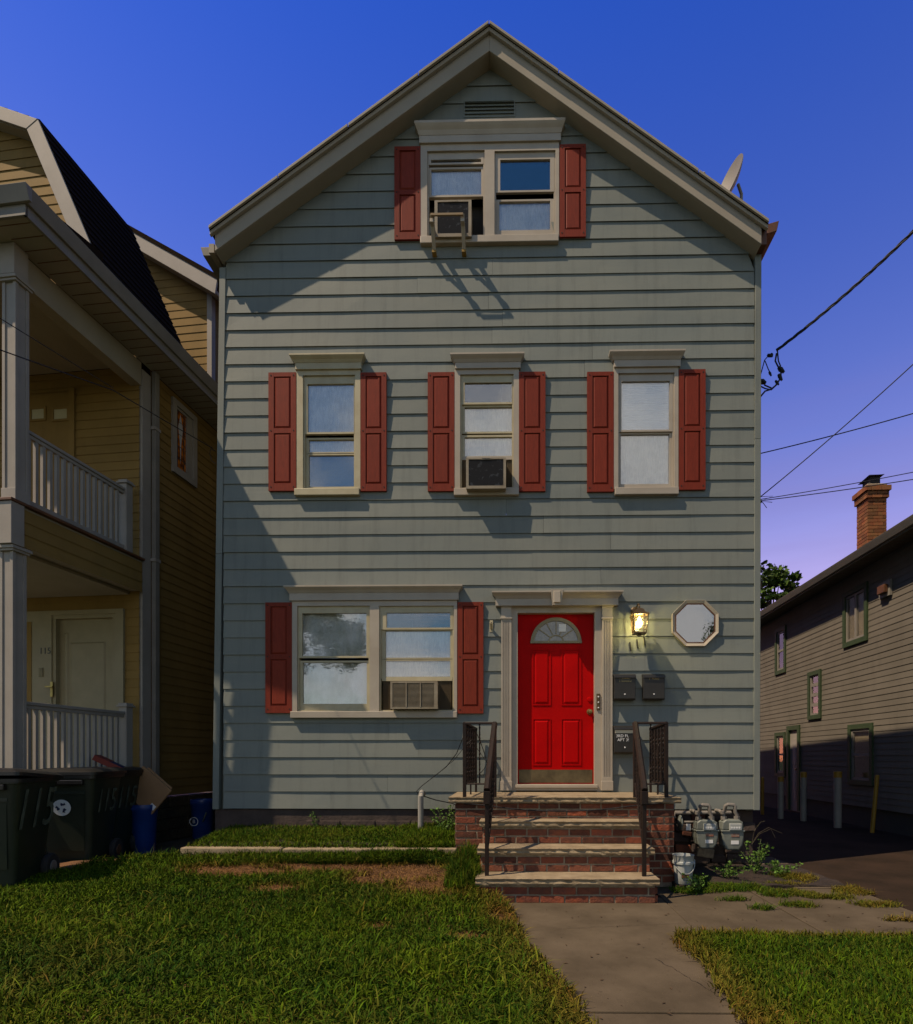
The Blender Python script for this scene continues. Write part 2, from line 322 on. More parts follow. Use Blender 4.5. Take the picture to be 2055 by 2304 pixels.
def boards(parent, name, m, lo, hi, z0, z1, pitch, mapf, holes=(), ybut=.018, ytop=.010, sub=.3, wob=.0012, joints=True, seed=0, over=.014):
    r = random.Random(seed); k = 0; z = z0; made = []
    while z < z1-.01:
        za, zb = z, min(z+pitch, z1); zt = zb+(over if zb < z1-.001 else 0)
        l0, l1, h0, h1 = lo(za), lo(zt), hi(za), hi(zt)
        if h0-l0 < .05: break
        full = sorted([(h[0], h[2]) for h in holes if h[1] <= za+.005 and h[3] >= zb-.005])
        part = [h for h in holes if not (h[1] <= za+.005 and h[3] >= zb-.005) and h[1] < zt and h[3] > za]
        segs = []; c = None
        for a, b in full:
            segs.append((c, a)); c = b
        segs.append((c, None))
        for a, b in segs:
            A0, A1 = (l0, l1) if a is None else (a, a); B0, B1 = (h0, h1) if b is None else (b, b)
            if B0-A0 < .02: continue
            cuts = [None]
            if joints and B0-A0 > 3.2: cuts = [A0+(B0-A0)*r.uniform(.25, .75)]
            runs = [(A0, A1, B0, B1)] if cuts == [None] else [(A0, A1, cuts[0], cuts[0]), (cuts[0]+.002, cuts[0]+.002, B0, B1)]
            for q, (a0, a1, b0, b1) in enumerate(runs):
                if b0-a0 < .01: continue
                mb = MB(); n = max(1, int((b0-a0)/sub)); ts = {i/n for i in range(n+1)}
                for h in part:
                    for e in (h[0], h[2]):
                        tt = (e-a0)/(b0-a0)
                        if 0 < tt < 1: ts.add(tt)
                ts = sorted(ts); zs = sorted({za, zt, *[e for h in part for e in (h[1], h[3]) if za < e < zt]})
                sh = r.uniform(-.0008, .0008)+q*.0009
                def yy(u, zz):
                    w = wob*noise.noise(Vector((u*1.7, zz*9+seed, seed*3.1+k)))*2
                    return ybut+(ytop-ybut)*(zz-za)/(zt-za)+sh+w
                idx = {}
                def V(ti, zz):
                    key = (ti, round(zz, 5))
                    if key not in idx:
                        t = ts[ti]; f = (zz-za)/(zt-za); L = a0+(a1-a0)*f; H = b0+(b1-b0)*f; u = L+(max(H-L, .001))*t
                        idx[key] = len(mb.v); mb.v.append(tuple(mapf(u, yy(u, zz), zz)))
                    return idx[key]
                for i in range(len(ts)-1):
                    uc = a0+(b0-a0)*(ts[i]+ts[i+1])/2
                    for j in range(len(zs)-1):
                        zc = (zs[j]+zs[j+1])/2
                        if any(h[0] < uc < h[2] and h[1] < zc < h[3] for h in part): continue
                        mb.f.append((V(i, zs[j]), V(i+1, zs[j]), V(i+1, zs[j+1]), V(i, zs[j+1]))); mb.sm.append(False)
                        if j == 0:      # butt edge and its return underneath
                            u0, u1 = a0+(b0-a0)*ts[i], a0+(b0-a0)*ts[i+1]
                            o = len(mb.v); d0, d1 = yy(u0, za)-.003, yy(u1, za)-.003
                            mb.v += [tuple(mapf(u0, d0, za)), tuple(mapf(u1, d1, za)), tuple(mapf(u0, d0, za+.011)), tuple(mapf(u1, d1, za+.011)), tuple(mapf(u0, .001, za+.011)), tuple(mapf(u1, .001, za+.011))]
                            mb.f += [(V(i, za), o, o+1, V(i+1, za)), (o, o+2, o+3, o+1), (o+2, o+4, o+5, o+3)]; mb.sm += [False, False]; mb.sm.append(False)
                if mb.f: made.append(obj(name, mb, m, parent))
        z += pitch; k += 1
    return made
def ringrect(mb, r, w, y0, y1): mb.plate((r[0]-w, r[1]-w, r[2]+w, r[3]+w), [r], y0, y1)
def curtain(parent, r, m, y, folds=7, amp=.012):
    mb = MB(); n = folds*8; x0, z0, x1, z1 = r
    vs = []
    for j in (0, 1):
        for i in range(n+1):
            t = i/n; vs.append((x0+(x1-x0)*t, y+amp*math.sin(t*folds*2*math.pi+math.sin(t*9)*1.3)*(1 if j else .7), (z0, z1)[j]))
    mb.add(vs, [(i, i+1, n+2+i, n+1+i) for i in range(n)], True)
    return obj('curtain', mb, m, parent)
def pane(parent, r, m, y, t=.004, name='pane', label=None):
    return obj(name, MB().box(r[0], r[2], y, y+t, r[1], r[3]), m, parent, label=label)

# ============================================================ SETTING
gr = MB().box(-300, 300, -300, 300, -.25, -.06); struct('ground', gr, 'grassland')
struct('road', MB().box(-200, 200, -17, -9.6, -.1, -.05), 'road')
def lawn_h(x, y):
    a = min(max((-y-.9)/2.4, 0), 1); h = .27*(1-a)**1.5+.02
    e = min(max((.1-x)/.9, 0), 1)                                  # falls to the path
    l = min(max((x+4.7)/1.6, 0), 1)
    h = h*(.35+.65*e)*(.45+.55*l)+.05*(1-l)
    return h+.018*noise.noise(Vector((x*1.3, y*1.3, 0)))+.008*noise.noise(Vector((x*5, y*5, 3)))
def grid(x0, x1, y0, y1, hf, s=.08, skirt=.3):
    mb = MB(); nx = int((x1-x0)/s)+1; ny = int((y1-y0)/s)+1
    X = np.linspace(x0, x1, nx); Yv = np.linspace(y0, y1, ny)
    for j in range(ny):
        for i in range(nx): mb.v.append((X[i], Yv[j], hf(X[i], Yv[j])))
    for j in range(ny-1):
        for i in range(nx-1): mb.f.append((j*nx+i, j*nx+i+1, (j+1)*nx+i+1, (j+1)*nx+i)); mb.sm.append(True)
    per = [(i, 0) for i in range(nx)]+[(nx-1, j) for j in range(ny)]+[(i, ny-1) for i in reversed(range(nx))]+[(0, j) for j in reversed(range(ny))]
    for (a, b), (c, d) in zip(per, per[1:]):
        if (a, b) == (c, d): continue
        o = len(mb.v); p, q = b*nx+a, d*nx+c
        mb.v += [(X[a], Yv[b], -.06), (X[c], Yv[d], -.06)]; mb.f.append((p, o, o+1, q)); mb.sm.append(False)
    return mb
def path_edge(y):            # right edge of the left lawn, wavering along the path
    pts = [(-8, .5), (-4.2, .36), (-3.6, .24), (-2.9, .06), (-2.3, -.02), (-1.8, -.16), (-.9, -.45)]
    for (a, b), (c, d) in zip(pts, pts[1:]):
        if a <= y <= c: return b+(d-b)*(y-a)/(c-a)+.05*noise.noise(Vector((y*3, 1, 0)))
    return -.4
def lawn_surface(x, y):
    h = lawn_h(x, y); e = path_edge(y)-x
    return h if e > 0 else max(h+e*.6, -.05)
struct('lawn', grid(-4.85, .6, -6.8, -.92, lawn_surface), 'dirt')
struct('lawn', grid(1.19, 3.18, -6.8, -2.86, lambda x, y: .015+.02*min((x-1.19)*4, 1)*min((-y-2.86)*4, 1)+.01*noise.noise(Vector((x*2, y*2, 5)))), 'dirt')
def bed_h(x, y): return .36+.09*(y+.9)/.9+.02*noise.noise(Vector((x*3, y*3, 9)))
struct('planting_bed', grid(-3.3, -.58, -.88, .0, bed_h), 'darkdirt')
struct('planting_bed', grid(1.62, 3.3, -1.15, .06, lambda x, y: .012+.02*noise.noise(Vector((x*6, y*6, 9)))), 'darkdirt')
# walk and apron in separate slabs
pth = struct('path', MB().box(-.45, 3.35, -6.8, -1.16, -.055, -.02), 'darkdirt')
def slab(x0, x1, y0, y1, z=.0, dz=0):
    mb = MB(); n = 6; g = .0035
    obj('paving_slab', mb.box(x0+g, x1-g, y0+g, y1-g, -.045, z+dz), 'conc', pth, bevel=.006)
for (x0, x1, y0, y1, dz) in [(-.45, 1.345, -3.24, -1.6, 0), (-.45, 1.345, -4.04, -3.24, .003), (-.45, 1.345, -5.2, -4.04, -.004), (-.45, 1.345, -6.8, -5.2, 0),
                             (1.345, 2.25, -3.05, -1.22, -.003), (2.25, 3.3, -3.05, -1.22, .002)]: slab(x0, x1, y0, y1, 0, dz)
struct('driveway', MB().box(3.306, 6.9, -9.6, 16, -.055, -.012), 'asphalt')
sw = struct('side_path', MB().box(2.75, 3.302, -1.2, .6, -.054, .004), 'conc', bevel=.005)
# left driveway, a little higher
ld = struct('pavement', MB().box(-9, -3.3, -.6, 14, -.05, .05), 'darkdirt')
for (x0, x1, y0, y1, m_) in [(-6.2, -4.62, -2.6, -1.5, 'conc'), (-6.2, -4.62, -1.5, -.62, 'conc'), (-6.2, -4.4, -.62, .2, 'conc'), (-4.39, -3.42, -.88, .2, 'conc'), (-6.2, -4.4, .2, 1.4, 'conc'), (-4.39, -3.42, .2, 1.4, 'conc'), (-6.2, -3.42, 1.4, 6, 'conc')]:
    obj('paving_slab', MB().box(x0+.006, x1-.006, y0+.006, y1-.006, .0, .09+random.uniform(-.004, .004)), m_, ld, bevel=.006)
obj('paving_slab', MB().box(-4.39, -3.9, -.98, -.886, .0, .088), 'brick', ld, bevel=.006)
# low kerb wall in front of the bed
kw = thing('curb_wall', 'low weathered concrete kerb holding the raised grassy bed in front of the sage house', 'garden wall', (-3.4, -.9, 0))
x = 0
for w in (1.05, .92, .86):
    obj('curb_block', MB().box(x+.004, x+w-.004, -.14, 0, -.05, .352+random.uniform(-.006, .006)), 'found' if 0 else 'stone', kw, bevel=.012); x += w

# ============================================================ MAIN HOUSE
H = thing('house', 'sage green clapboard house with steep front gable, dark red shutters and red front door', 'house')
XL0, XL1 = PX(497), PX(510); XR0, XR1 = PX(1696), PX(1709.5)
ZB, PITCH = .665, .2035
APX, APZ = P(1103, 159); ELX, ELZ = P(512, 590); ERX, ERZ = P(1699, 583)
ML = (APZ-ELZ)/(APX-ELX); MR = (APZ-ERZ)/(ERX-APX)
def glo(z): return max(XL1-.028, APX-(APZ-z)/ML)
def ghi(z): return min(XR0, APX+(APZ-z)/MR)
holes = []
def rc(x0, y0, x1, y1, Y=-.03):
    a, c = P(x0, (y0+y1)/2, Y)[0], P(x1, (y0+y1)/2, Y)[0]; xm = (x0+x1)/2
    return (a, P(xm, y1, Y)[1], c, P(xm, y0, Y)[1])
def crown(mb, r, d0, d1, flare=None):       # moulded crown: stepped ogee, flared toward the top
    x0, z0, x1, z1 = r; n = 5; f = [0, .12, .35, .75, 1, 1]; zz = [0, .12, .35, .6, .78, 1]
    prev = None
    for i in range(6):
        d = d0+(d1-d0)*f[i]; e = (d1-d0)*(f[i]-1)*.9; z = z0+(z1-z0)*zz[i]
        cur = [(x0-e, 0, z), (x0-e, -d, z), (x1+e, -d, z), (x1+e, 0, z)]
        if prev: mb.add(prev+cur, [(0, 1, 5, 4), (1, 2, 6, 5), (2, 3, 7, 6)])
        prev = cur
    mb.add(prev, [(0, 1, 2, 3)]); d = d0; e = (d1-d0)*-.9
    mb.add([(x0-e, 0, z0), (x0-e, -d, z0), (x1+e, -d, z0), (x1+e, 0, z0)], [(3, 2, 1, 0)])
    return mb
def window(cas, units, crownr, friezer, sillr, m='trim', mf='cream', label=None):
    c = rc(*cas); us = [rc(*u[0]) for u in units]
    wdw = obj('window', MB().plate(c, us, -.05, .05), m, H, bevel=.003, label=label)
    mb = MB()                                   # inner stop bead inside each opening
    for u in us:
        mb.plate(u, [(u[0]+.018, u[1]+.018, u[2]-.018, u[3]-.018)], -.028, .045)
    obj('window_frame', mb, mf, wdw, bevel=.002)
    for u, (ur, panes) in zip(us, units):
        holes.append((u[0]-.01, u[1]-.01, u[2]+.01, u[3]+.01))
        inner = (u[0]+.018, u[1]+.018, u[2]-.018, u[3]-.018)
        prs = [rc(*p[:4], Y=.0) for p in panes]
        for p, r in zip(panes, prs):
            k = p[4]
            if k == 'ac': continue
            yo = (p[5] if len(p) > 5 else .012)-.016
            # sash: from inner edges to the pane
            top = max(r[3]+.02, 0); sz0 = r[1]-.022; sz1 = r[3]+.022
            sz0 = max(sz0, inner[1]); sz1 = min(sz1, inner[3])
            if p is panes[0]: sz1 = inner[3]
            if p is panes[-1]: sz0 = inner[1]
            obj('sash', MB().plate((inner[0]-.004, sz0, inner[2]+.004, sz1), [r], yo-.014, yo+.018), mf, wdw, bevel=.003)
            pane(wdw, (r[0]-.006, r[1]-.006, r[2]+.006, r[3]+.006), 'glass', yo+.004)
            yc = yo+.020
            if k == 'c': curtain(wdw, (inner[0], sz0, inner[2], sz1), 'curtain', yc+.008, 6, .005)
            elif k == 'v': curtain(wdw, (inner[0], sz0, inner[2], sz1), 'curtain2', yc+.024, 3, .018)
            elif k == 'f': curtain(wdw, (inner[0], sz0, inner[2], sz1), 'curtain', yc+.004, 4, .003)
            elif k == 'b':
                bb = MB(); z = sz0+.01
                while z < sz1: bb.box(inner[0], inner[2], yc, yc+.012, z, z+.0175, None); z += .02
                obj('blind', bb, 'blind', wdw)
            elif k == 's':
                obj('insect_screen', MB().box(inner[0], inner[2], yo+.03, yo+.032, sz0, sz1), 'screen', wdw)
    if sillr:
        s = rc(*sillr); obj('sill', MB().box(s[0], s[2], -.075, .0, s[1], s[3]), m, wdw, bevel=.006)
    if friezer:
        f = rc(*friezer); obj('frieze', MB().box(f[0], f[2], -.072, -.001, f[1], f[3]), m, wdw, bevel=.003)
    if crownr:
        k = rc(*crownr); obj('cornice', crown(MB(), k, .075, .125), m, wdw)
    return wdw
def shutter(x0, y0, x1, y1):
    r = rc(x0, y0, x1, y1, -.04); w = r[2]-r[0]; h = r[3]-r[1]; fr = w*.20; mid = r[1]+h*.508
    p1 = (r[0]+fr, r[1]+fr*1.05+.02, r[2]-fr*.95, mid-fr*.45); p2 = (r[0]+fr, mid+fr*.45, r[2]-fr*.95, r[3]-fr*.75)
    ya, yb = -.052, -.022
    s = obj('shutter', MB().plate(r, [p1, p2], ya, yb), 'shutter', H, bevel=.003)
    for p in (p1, p2):
        mb = MB().box(p[0], p[2], ya+.014, yb, p[1], p[3]); mb.frus(p[0]+.008, p[2]-.008, p[1]+.008, p[3]-.008, .016, ya+.0135, ya+.001)
        obj('raised_panel', mb, 'shutter', s)
    mb = MB()
    for zx in (r[0]+fr*.45, r[2]-fr*.45):
        for zz in (r[1]+.045, mid, r[3]-.035): mb.lathe([(0, -.003), (.008, -.003), (.008, 0)], (zx, ya, zz), 8, 'y')
    mb.tube([(r[0]+fr*.92, ya+.0005, r[1]), (r[0]+fr*.92, ya+.0005, r[3])], .0012, 4)
    obj('screw', mb, 'dark', s)
for a in [(605, 839, 667, 1105), (812, 839, 870, 1105.5), (963, 838.5, 1023, 1105.5), (1168, 837.5, 1227.5, 1106), (1321.5, 837.5, 1381, 1107), (1527.5, 832, 1587.5, 1102.5),
          (888, 331, 947, 540), (1259.5, 326, 1318.5, 534), (598, 1356, 658, 1604.5), (1030, 1355, 1088, 1605.5)]: shutter(*a)
g2 = lambda a: a
window((669, 835, 812, 1103), [((683, 846, 800, 1101), [(694, 867, 798, 975, 'f', .0), (695, 989, 798, 1017, 'f', .03), (695, 1024, 798, 1095, 's', .03)])],  # pale curtains added behind these panes to brighten their cloud reflection
       (657, 806, 824, 821), (667, 821, 815, 835), (665, 1101.5, 810.5, 1117), m='cream', mf='cream', label='left upstairs window reflecting clouds in cream frame')
window((1023.5, 833, 1168, 1102), [((1036, 844, 1156, 1100), [(1046, 864, 1152, 908.5, 'x', .0), (1046, 917, 1152, 972, 'f', .02), (1046, 984, 1152, 1027, 'f', .02), (1041, 1036, 1155, 1100, 'ac')])],
       (1015, 804.5, 1180, 820), (1025, 820, 1172, 833), (1022.5, 1101, 1168, 1117), m='trim')
window((1381, 829.5, 1526, 1101), [((1391, 841, 1517, 1099), [(1398, 861, 1506, 970, 'b', .0), (1397, 978, 1506, 1090, 'f', .02)])],
       (1370, 798, 1538, 814.5), (1381, 814.5, 1530, 829.5), (1383, 1099.5, 1526, 1115.5), m='trim', mf='trim', label='right upstairs window with white blind and net curtain')
window((947, 326, 1258, 537), [((962, 342, 1091, 535), [(971, 364, 1083, 371, 'x', .0), (971, 383, 1083, 441, 'f', .015), (965, 452, 1085, 533, 'ac')]),
                               ((1113, 342, 1250, 535), [(1126, 364, 1238, 433, 'x', .0), (1124, 454, 1238, 519, 'c', .02)])],
       (935.5, 286.5, 1271, 310), (944.5, 310, 1262, 326), (947, 535, 1257, 551), m='trim', mf='trim', label='double attic window under moulded cornice')
window((658, 1353, 1029, 1603), [((670, 1364, 833, 1601), [(682, 1381, 826, 1477, 'v', .0), (682, 1491, 826, 1584, 'v', .02)]),
                                 ((854, 1364, 1022, 1601), [(871, 1380, 1014, 1413.5, 'x', .0), (868, 1420, 1013.5, 1480, 'f', .02), (868, 1487, 1013.5, 1523, 'f', .02), (862, 1532, 1017, 1598, 'ac')])],
       (644.5, 1321, 1042, 1336), (654, 1336, 1033, 1352.5), (656, 1601, 1029.5, 1616), m='trim', mf='cream', label='wide ground floor double window with net curtains')
# ---- entrance
dr = rc(1165.5, 1379, 1337.5, 1764, .05); DY = .055
holes.append((dr[0]-.02, .0, dr[2]+.02, dr[3]+.02))
door = obj('door', MB().plate(dr, [], DY, DY+.045), 'door', H, label='red panelled front door with half-round glass')
def rcd(x0, y0, x1, y1): return rc(x0, y0, x1, y1, DY)
for (x0, y0, x1, y1) in [(1200, 1462, 1238.5, 1586), (1265, 1462, 1307, 1586), (1200, 1618, 1238, 1721), (1264, 1618, 1307, 1721)]:
    r = rcd(x0, y0, x1, y1); mb = MB()
    mb.plate((r[0]-.008, r[1]-.008, r[2]+.008, r[3]+.008), [(r[0]+.004, r[1]+.004, r[2]-.004, r[3]-.004)], DY-.007, DY+.001)
    mb.frus(r[0]+.018, r[2]-.018, r[1]+.018, r[3]-.018, .018, DY-.0005, DY-.009)
    obj('raised_panel', mb, 'door', door, bevel=.002)
fx, fz = P(1251.5, 1447, DY); fr_ = 57/ (F/(DIST+DY))
mb = MB(); n = 28
def arc(r0, r1, y0, y1, a0=0, a1=math.pi, n=28):
    m2 = MB()
    for i in range(n):
        t0, t1 = a0+(a1-a0)*i/n, a0+(a1-a0)*(i+1)/n
        q = [(fx+r*math.cos(t), y, fz+r*math.sin(t)) for t in (t0, t1) for r in (r0, r1) for y in (y0, y1)]
        m2.add(q, [(0, 2, 6, 4), (1, 5, 7, 3), (0, 4, 5, 1), (2, 3, 7, 6)])
    return m2
fm = arc(fr_-.042, fr_, DY-.018, DY); fm.box(fx-fr_-.003, fx+fr_+.003, DY-.0205, DY-.0005, fz-.004, fz+.024)
fl = obj('fanlight_frame', fm, 'cream2', door)
mb = arc(.085, .098, DY-.014, DY-.001, n=14)
for a in (R(35), R(62), R(90), R(118), R(145)):
    ca, sa = math.cos(a), math.sin(a); q = .0055
    mb.add([(fx+r*ca+s*q*sa, y, fz+.02+r*sa-s*q*ca) for y in (DY-.014, DY-.001) for r in (.09, fr_-.03) for s in (-1, 1)],
           [(0, 1, 3, 2), (4, 6, 7, 5), (0, 2, 6, 4), (1, 5, 7, 3)])
obj('fanlight_bars', mb, 'cream2', door)
mb = MB(); vs = [(fx+(fr_-.03)*math.cos(math.pi*i/20), DY-.004, fz+.012+(fr_-.04)*math.sin(math.pi*i/20)) for i in range(21)]; mb.add(vs, [tuple(range(21))])
obj('fanlight_glass', mb, mat('fan_glass', (.22, .22, .19), .12, (.10, .10, .085), 20, .8, spec=1), door)
s = rcd(1257, 1405, 1273.5, 1422); obj('notice', MB().box(s[0], s[2], DY-.0165, DY-.0155, s[1], s[3]), 'whitepaint', door)
s = rcd(1165.5, 1732, 1334, 1761.5); kp = obj('kick_plate', MB().box(s[0]+.012, s[2]-.004, DY-.004, DY-.0005, s[1], s[3]), 'kick', door)
kx, kz = P(1327, 1601.5, DY)
obj('door_knob', MB().lathe([(0, -.065), (.02, -.062), (.029, -.048), (.029, -.036), (.014, -.026), (.012, -.012), (.033, -.008), (.034, 0)], (kx, DY, kz), 20, 'y'), 'brass', door)
obj('deadbolt', MB().lathe([(0, -.012), (.026, -.010), (.03, 0)], (kx, DY, kz+.145), 16, 'y'), 'door', door)
# surround
sr = obj('door_surround', MB().plate(rc(1151, 1363, 1356, 1779), [rc(1165, 1378.5, 1338.5, 1765)], -.03, .11), 'trim', H, bevel=.004, label='cream door surround with fluted pilasters and keystone')
obj('threshold', MB().box(dr[0]-.03, dr[2]+.03, -.05, .09, dr[1]-.045, dr[1]-.004), 'trim', sr, bevel=.006)
for (a, b) in ((1128, 1151), (1355.5, 1378.5)):
    r = rc(a, 1363, b, 1779, -.06); mb = MB(); w = r[2]-r[0]
    ft, fb_ = P(a, 1393, -.06)[1], P(a, 1748, -.06)[1]
    grooves = [(r[0]+w*(.16+.18*k), fb_, r[0]+w*(.16+.18*k)+w*.09, ft-.02) for k in range(4)]
    mb.plate(r, grooves, -.062, -.002); mb.box(r[0]+.002, r[2]-.002, -.052, -.003, r[1]+.01, r[3]-.01)
    pl = obj('pilaster', mb, 'trim', sr)
    mb = MB().box(r[0]-.008, r[2]+.008, -.075, -.003, ft, ft+.02).box(r[0]-.005, r[2]+.005, -.070, -.003, r[3]-.02, r[3]+.001).box(r[0]-.008, r[2]+.008, -.074, -.003, r[1], fb_-.05)
    obj('pilaster_block', mb, 'trim', sr, bevel=.003)
r = rc(1115.5, 1346, 1391.5, 1363, -.08); obj('frieze', MB().box(r[0], r[2], -.095, -.004, r[1], r[3]), 'trim', sr, bevel=.003)
r = rc(1107.5, 1331.5, 1401.5, 1346, -.1); obj('cornice', crown(MB(), r, .10, .155), 'trim', sr)
r = rc(1239.5, 1327, 1267.5, 1361.5, -.15); mb = MB()
mb.add([(r[0]+.022, -.162, r[1]), (r[2]-.022, -.162, r[1]), (r[2], -.175, r[3]), (r[0], -.175, r[3]), (r[0]+.022, -.05, r[1]), (r[2]-.022, -.05, r[1]), (r[2], -.05, r[3]), (r[0], -.05, r[3])],
       [(0, 1, 2, 3), (4, 7, 6, 5), (0, 4, 5, 1), (1, 5, 6, 2), (2, 6, 7, 3), (3, 7, 4, 0)])
mb.frus(r[0]+.03, r[2]-.03, r[1]+.02, r[3]-.018, .008, -.172, -.184)
obj('keystone', mb, 'trim', sr)
s = rc(1342.5, 1561, 1350.5, 1598, -.03); db = MB()
for k in range(3):
    z = s[1]+(s[3]-s[1])*(.14+k*.33); db.lathe([(0, -.012), (.008, -.010), (.009, 0)], ((s[0]+s[2])/2, -.044, z), 10, 'y')
obj('doorbell', MB().box(s[0], s[2], -.044, -.029, s[1], s[3]), 'bronze', sr, bevel=.003); obj('doorbell_button', db, 'whitepaint', sr)
# ---- octagonal window
ox, oz = P(1565.4, 1402, -.05); s_ = F/(DIST-.05); orad = 51.5/s_/math.cos(R(22.5))
holes.append((ox-orad*.63, oz-orad*.63, ox+orad*.63, oz+orad*.63))
def octo(r0, r1, y0, y1, yi=None):
    m2 = MB(); pts = [(math.cos(R(22.5+45*i)), math.sin(R(22.5+45*i))) for i in range(8)]
    for i in range(8):
        a, b = pts[i], pts[(i+1) % 8]; yi_ = y0 if yi is None else yi
        m2.add([(ox+a[0]*r1, y0, oz+a[1]*r1), (ox+b[0]*r1, y0, oz+b[1]*r1), (ox+b[0]*r0, yi_, oz+b[1]*r0), (ox+a[0]*r0, yi_, oz+a[1]*r0),
                (ox+a[0]*r1, y1, oz+a[1]*r1), (ox+b[0]*r1, y1, oz+b[1]*r1), (ox+b[0]*r0, y1, oz+b[1]*r0), (ox+a[0]*r0, y1, oz+a[1]*r0)],
               [(0, 3, 2, 1), (0, 1, 5, 4), (3, 7, 6, 2), (4, 5, 6, 7)])
    return m2
ow = obj('octagonal_window', octo(orad*.86, orad, -.055, .02, -.04), 'trim', H, bevel=.003, label='octagonal window right of the porch lamp')
obj('window_frame', octo(orad*.82, orad*.865, -.043, .01), 'brown', ow)
obj('window_shade', octo(0, orad*.83, -.0305, -.0285, -.0305), mat('octagon_blind', (.30, .31, .30), .9, (.20, .22, .19), 6, .8), ow)
vs = [(ox+orad*.84*math.cos(R(22.5+45*i)), -.036, oz+orad*.84*math.sin(R(22.5+45*i))) for i in range(8)]
mb = MB().add(vs, [tuple(range(8))]); mb.add([(x, y+.003, z) for x, y, z in vs], [tuple(reversed(range(8)))])
obj('pane', mb, 'mirror', ow)
# ---- siding
boards(H, 'siding_board', 'sage', glo, ghi, ZB, APZ, PITCH, lambda u, d, z: (u, -d, z), holes, ybut=.0250, ytop=.0115, sub=.28, wob=.0016, seed=3)
for (a0, a1, b0, b1, nm) in ((PX(481), PX(497), PX(495), PX(511), 0), (PX(1694), PX(1697.5), PX(1708), PX(1711.5), 1)):
    zt = PZ(596 if nm == 0 else 585); zs_ = [ZB-.01, 3.7, zt] if nm == 0 else [ZB-.01, 5.0, zt]
    for za, zb in zip(zs_, zs_[1:]):
        def xx(z, p, q): return p+(q-p)*(z-zs_[0])/(zs_[-1]-zs_[0])
        mb = MB(); vs = []
        for z in (za, zb-.002):
            l, r_ = xx(z, a0, a1), xx(z, b0, b1); vs += [(l, -.034, z), (r_, -.034, z), (r_, .06, z), (l, .06, z)]
        mb.add(vs, [(0, 1, 5, 4), (1, 2, 6, 5), (2, 3, 7, 6), (3, 0, 4, 7), (0, 3, 2, 1), (4, 5, 6, 7)])
        obj('corner_board', mb, 'sage', H, bevel=.004)
# gable vent
v = rc(1046, 229, 1157, 263, -.02); vent = obj('gable_vent', MB().plate((v[0]-.01, v[1]-.01, v[2]+.01, v[3]+.01), [v], -.03, -.012), 'sage', H)
for k in range(4):
    z = v[1]+(v[3]-v[1])*(.08+k*.25)
    obj('louver', MB().add([(v[0], -.014, z+.036), (v[2], -.014, z+.036), (v[2], -.034, z+.014), (v[0], -.034, z+.014)], [(0, 1, 2, 3), (3, 2, 1, 0)]), 'sage', vent)
# body, foundation, roof
XLw, XRw = PX(490)+.02, XR1-.03
obj('wall', MB().box(XLw, XLw+.1, .06, 13, ZB-.02, 7.2).box(XRw-.1, XRw, .06, 13, ZB-.02, 7.2).box(XLw+.1, XRw-.1, 12.9, 13, ZB-.02, 7.2).box(XLw+.1, XRw-.1, .1, 12.9, ZB-.02, ZB+.05), 'sage', H)
obj('foundation', MB().box(PX(484), PX(1025), .0, 13, -.1, ZB-.012).box(PX(1025)+.002, XR1-.04, .10, 13, -.1, ZB-.012), 'found', H)
for i in range(5):
    xx = PX(690)+i*.42; obj('foundation_block', MB().box(xx, xx+.40, -.012, .02, .40, .52), 'found', H, bevel=.006)
def rakez(x, off=0): return APZ+off-(ML*(APX-x) if x < APX else MR*(x-APX))
XEL, XER = PX(467, -.29), PX(1733, -.29)
for sgn, xe, m_ in ((-1, XEL, ML), (1, XER, MR)):
    mb = MB(); ln = math.hypot(1, m_)
    # soffit (level in y) and rake fascia
    xe2 = PX(485, -.19) if sgn < 0 else PX(1713, -.19)
    for (y0, y1, lo_, hi_, xa, nm, mt) in ((-.19, 0.03, 0, .05, xe2, 'rake_soffit', 'soffit'), (-.205, -.17, -.005, .245, xe2, 'rake_board', 'rake'), (-.245, -.2055, .178, .226, xe, 'rake_trim', 'rake')):
        poly = [(APX, APZ+lo_), (APX, APZ+hi_), (xa, APZ+hi_-m_*abs(xa-APX)), (xa, APZ+lo_-m_*abs(xa-APX))]
        obj(nm, MB().prism(poly, y0, y1), mt, H, bevel=.004)
    rt = .245; rb = .18
    roof = obj('roof', MB().prism([(APX, APZ+rt+.0), (APX, APZ+rb+.05), (xe, APZ+rb+.04-m_*abs(xe-APX)), (xe, APZ+rt-m_*abs(xe-APX))], -.253, 13.2), 'shingle', H)
    # thin metal drip edge, built in lengths
    for k in range(4):
        t0, t1 = k/4+.002, (k+1)/4-.001; a = APX+(xe-APX)*t0; b = APX+(xe-APX)*t1
        za, zb = APZ+.2255-m_*abs(a-APX), APZ+.2255-m_*abs(b-APX)
        obj('drip_edge', MB().prism([(a, za), (a, za+.032), (b, zb+.032), (b, zb)], -.280+.003*(k % 2), -.2535), 'rake', H, bevel=.002)
obj('wall_gable', MB().prism([(XLw, 7.15), (XRw, 7.15), (APX, APZ)], 12.9, 13.0), 'sage', H)
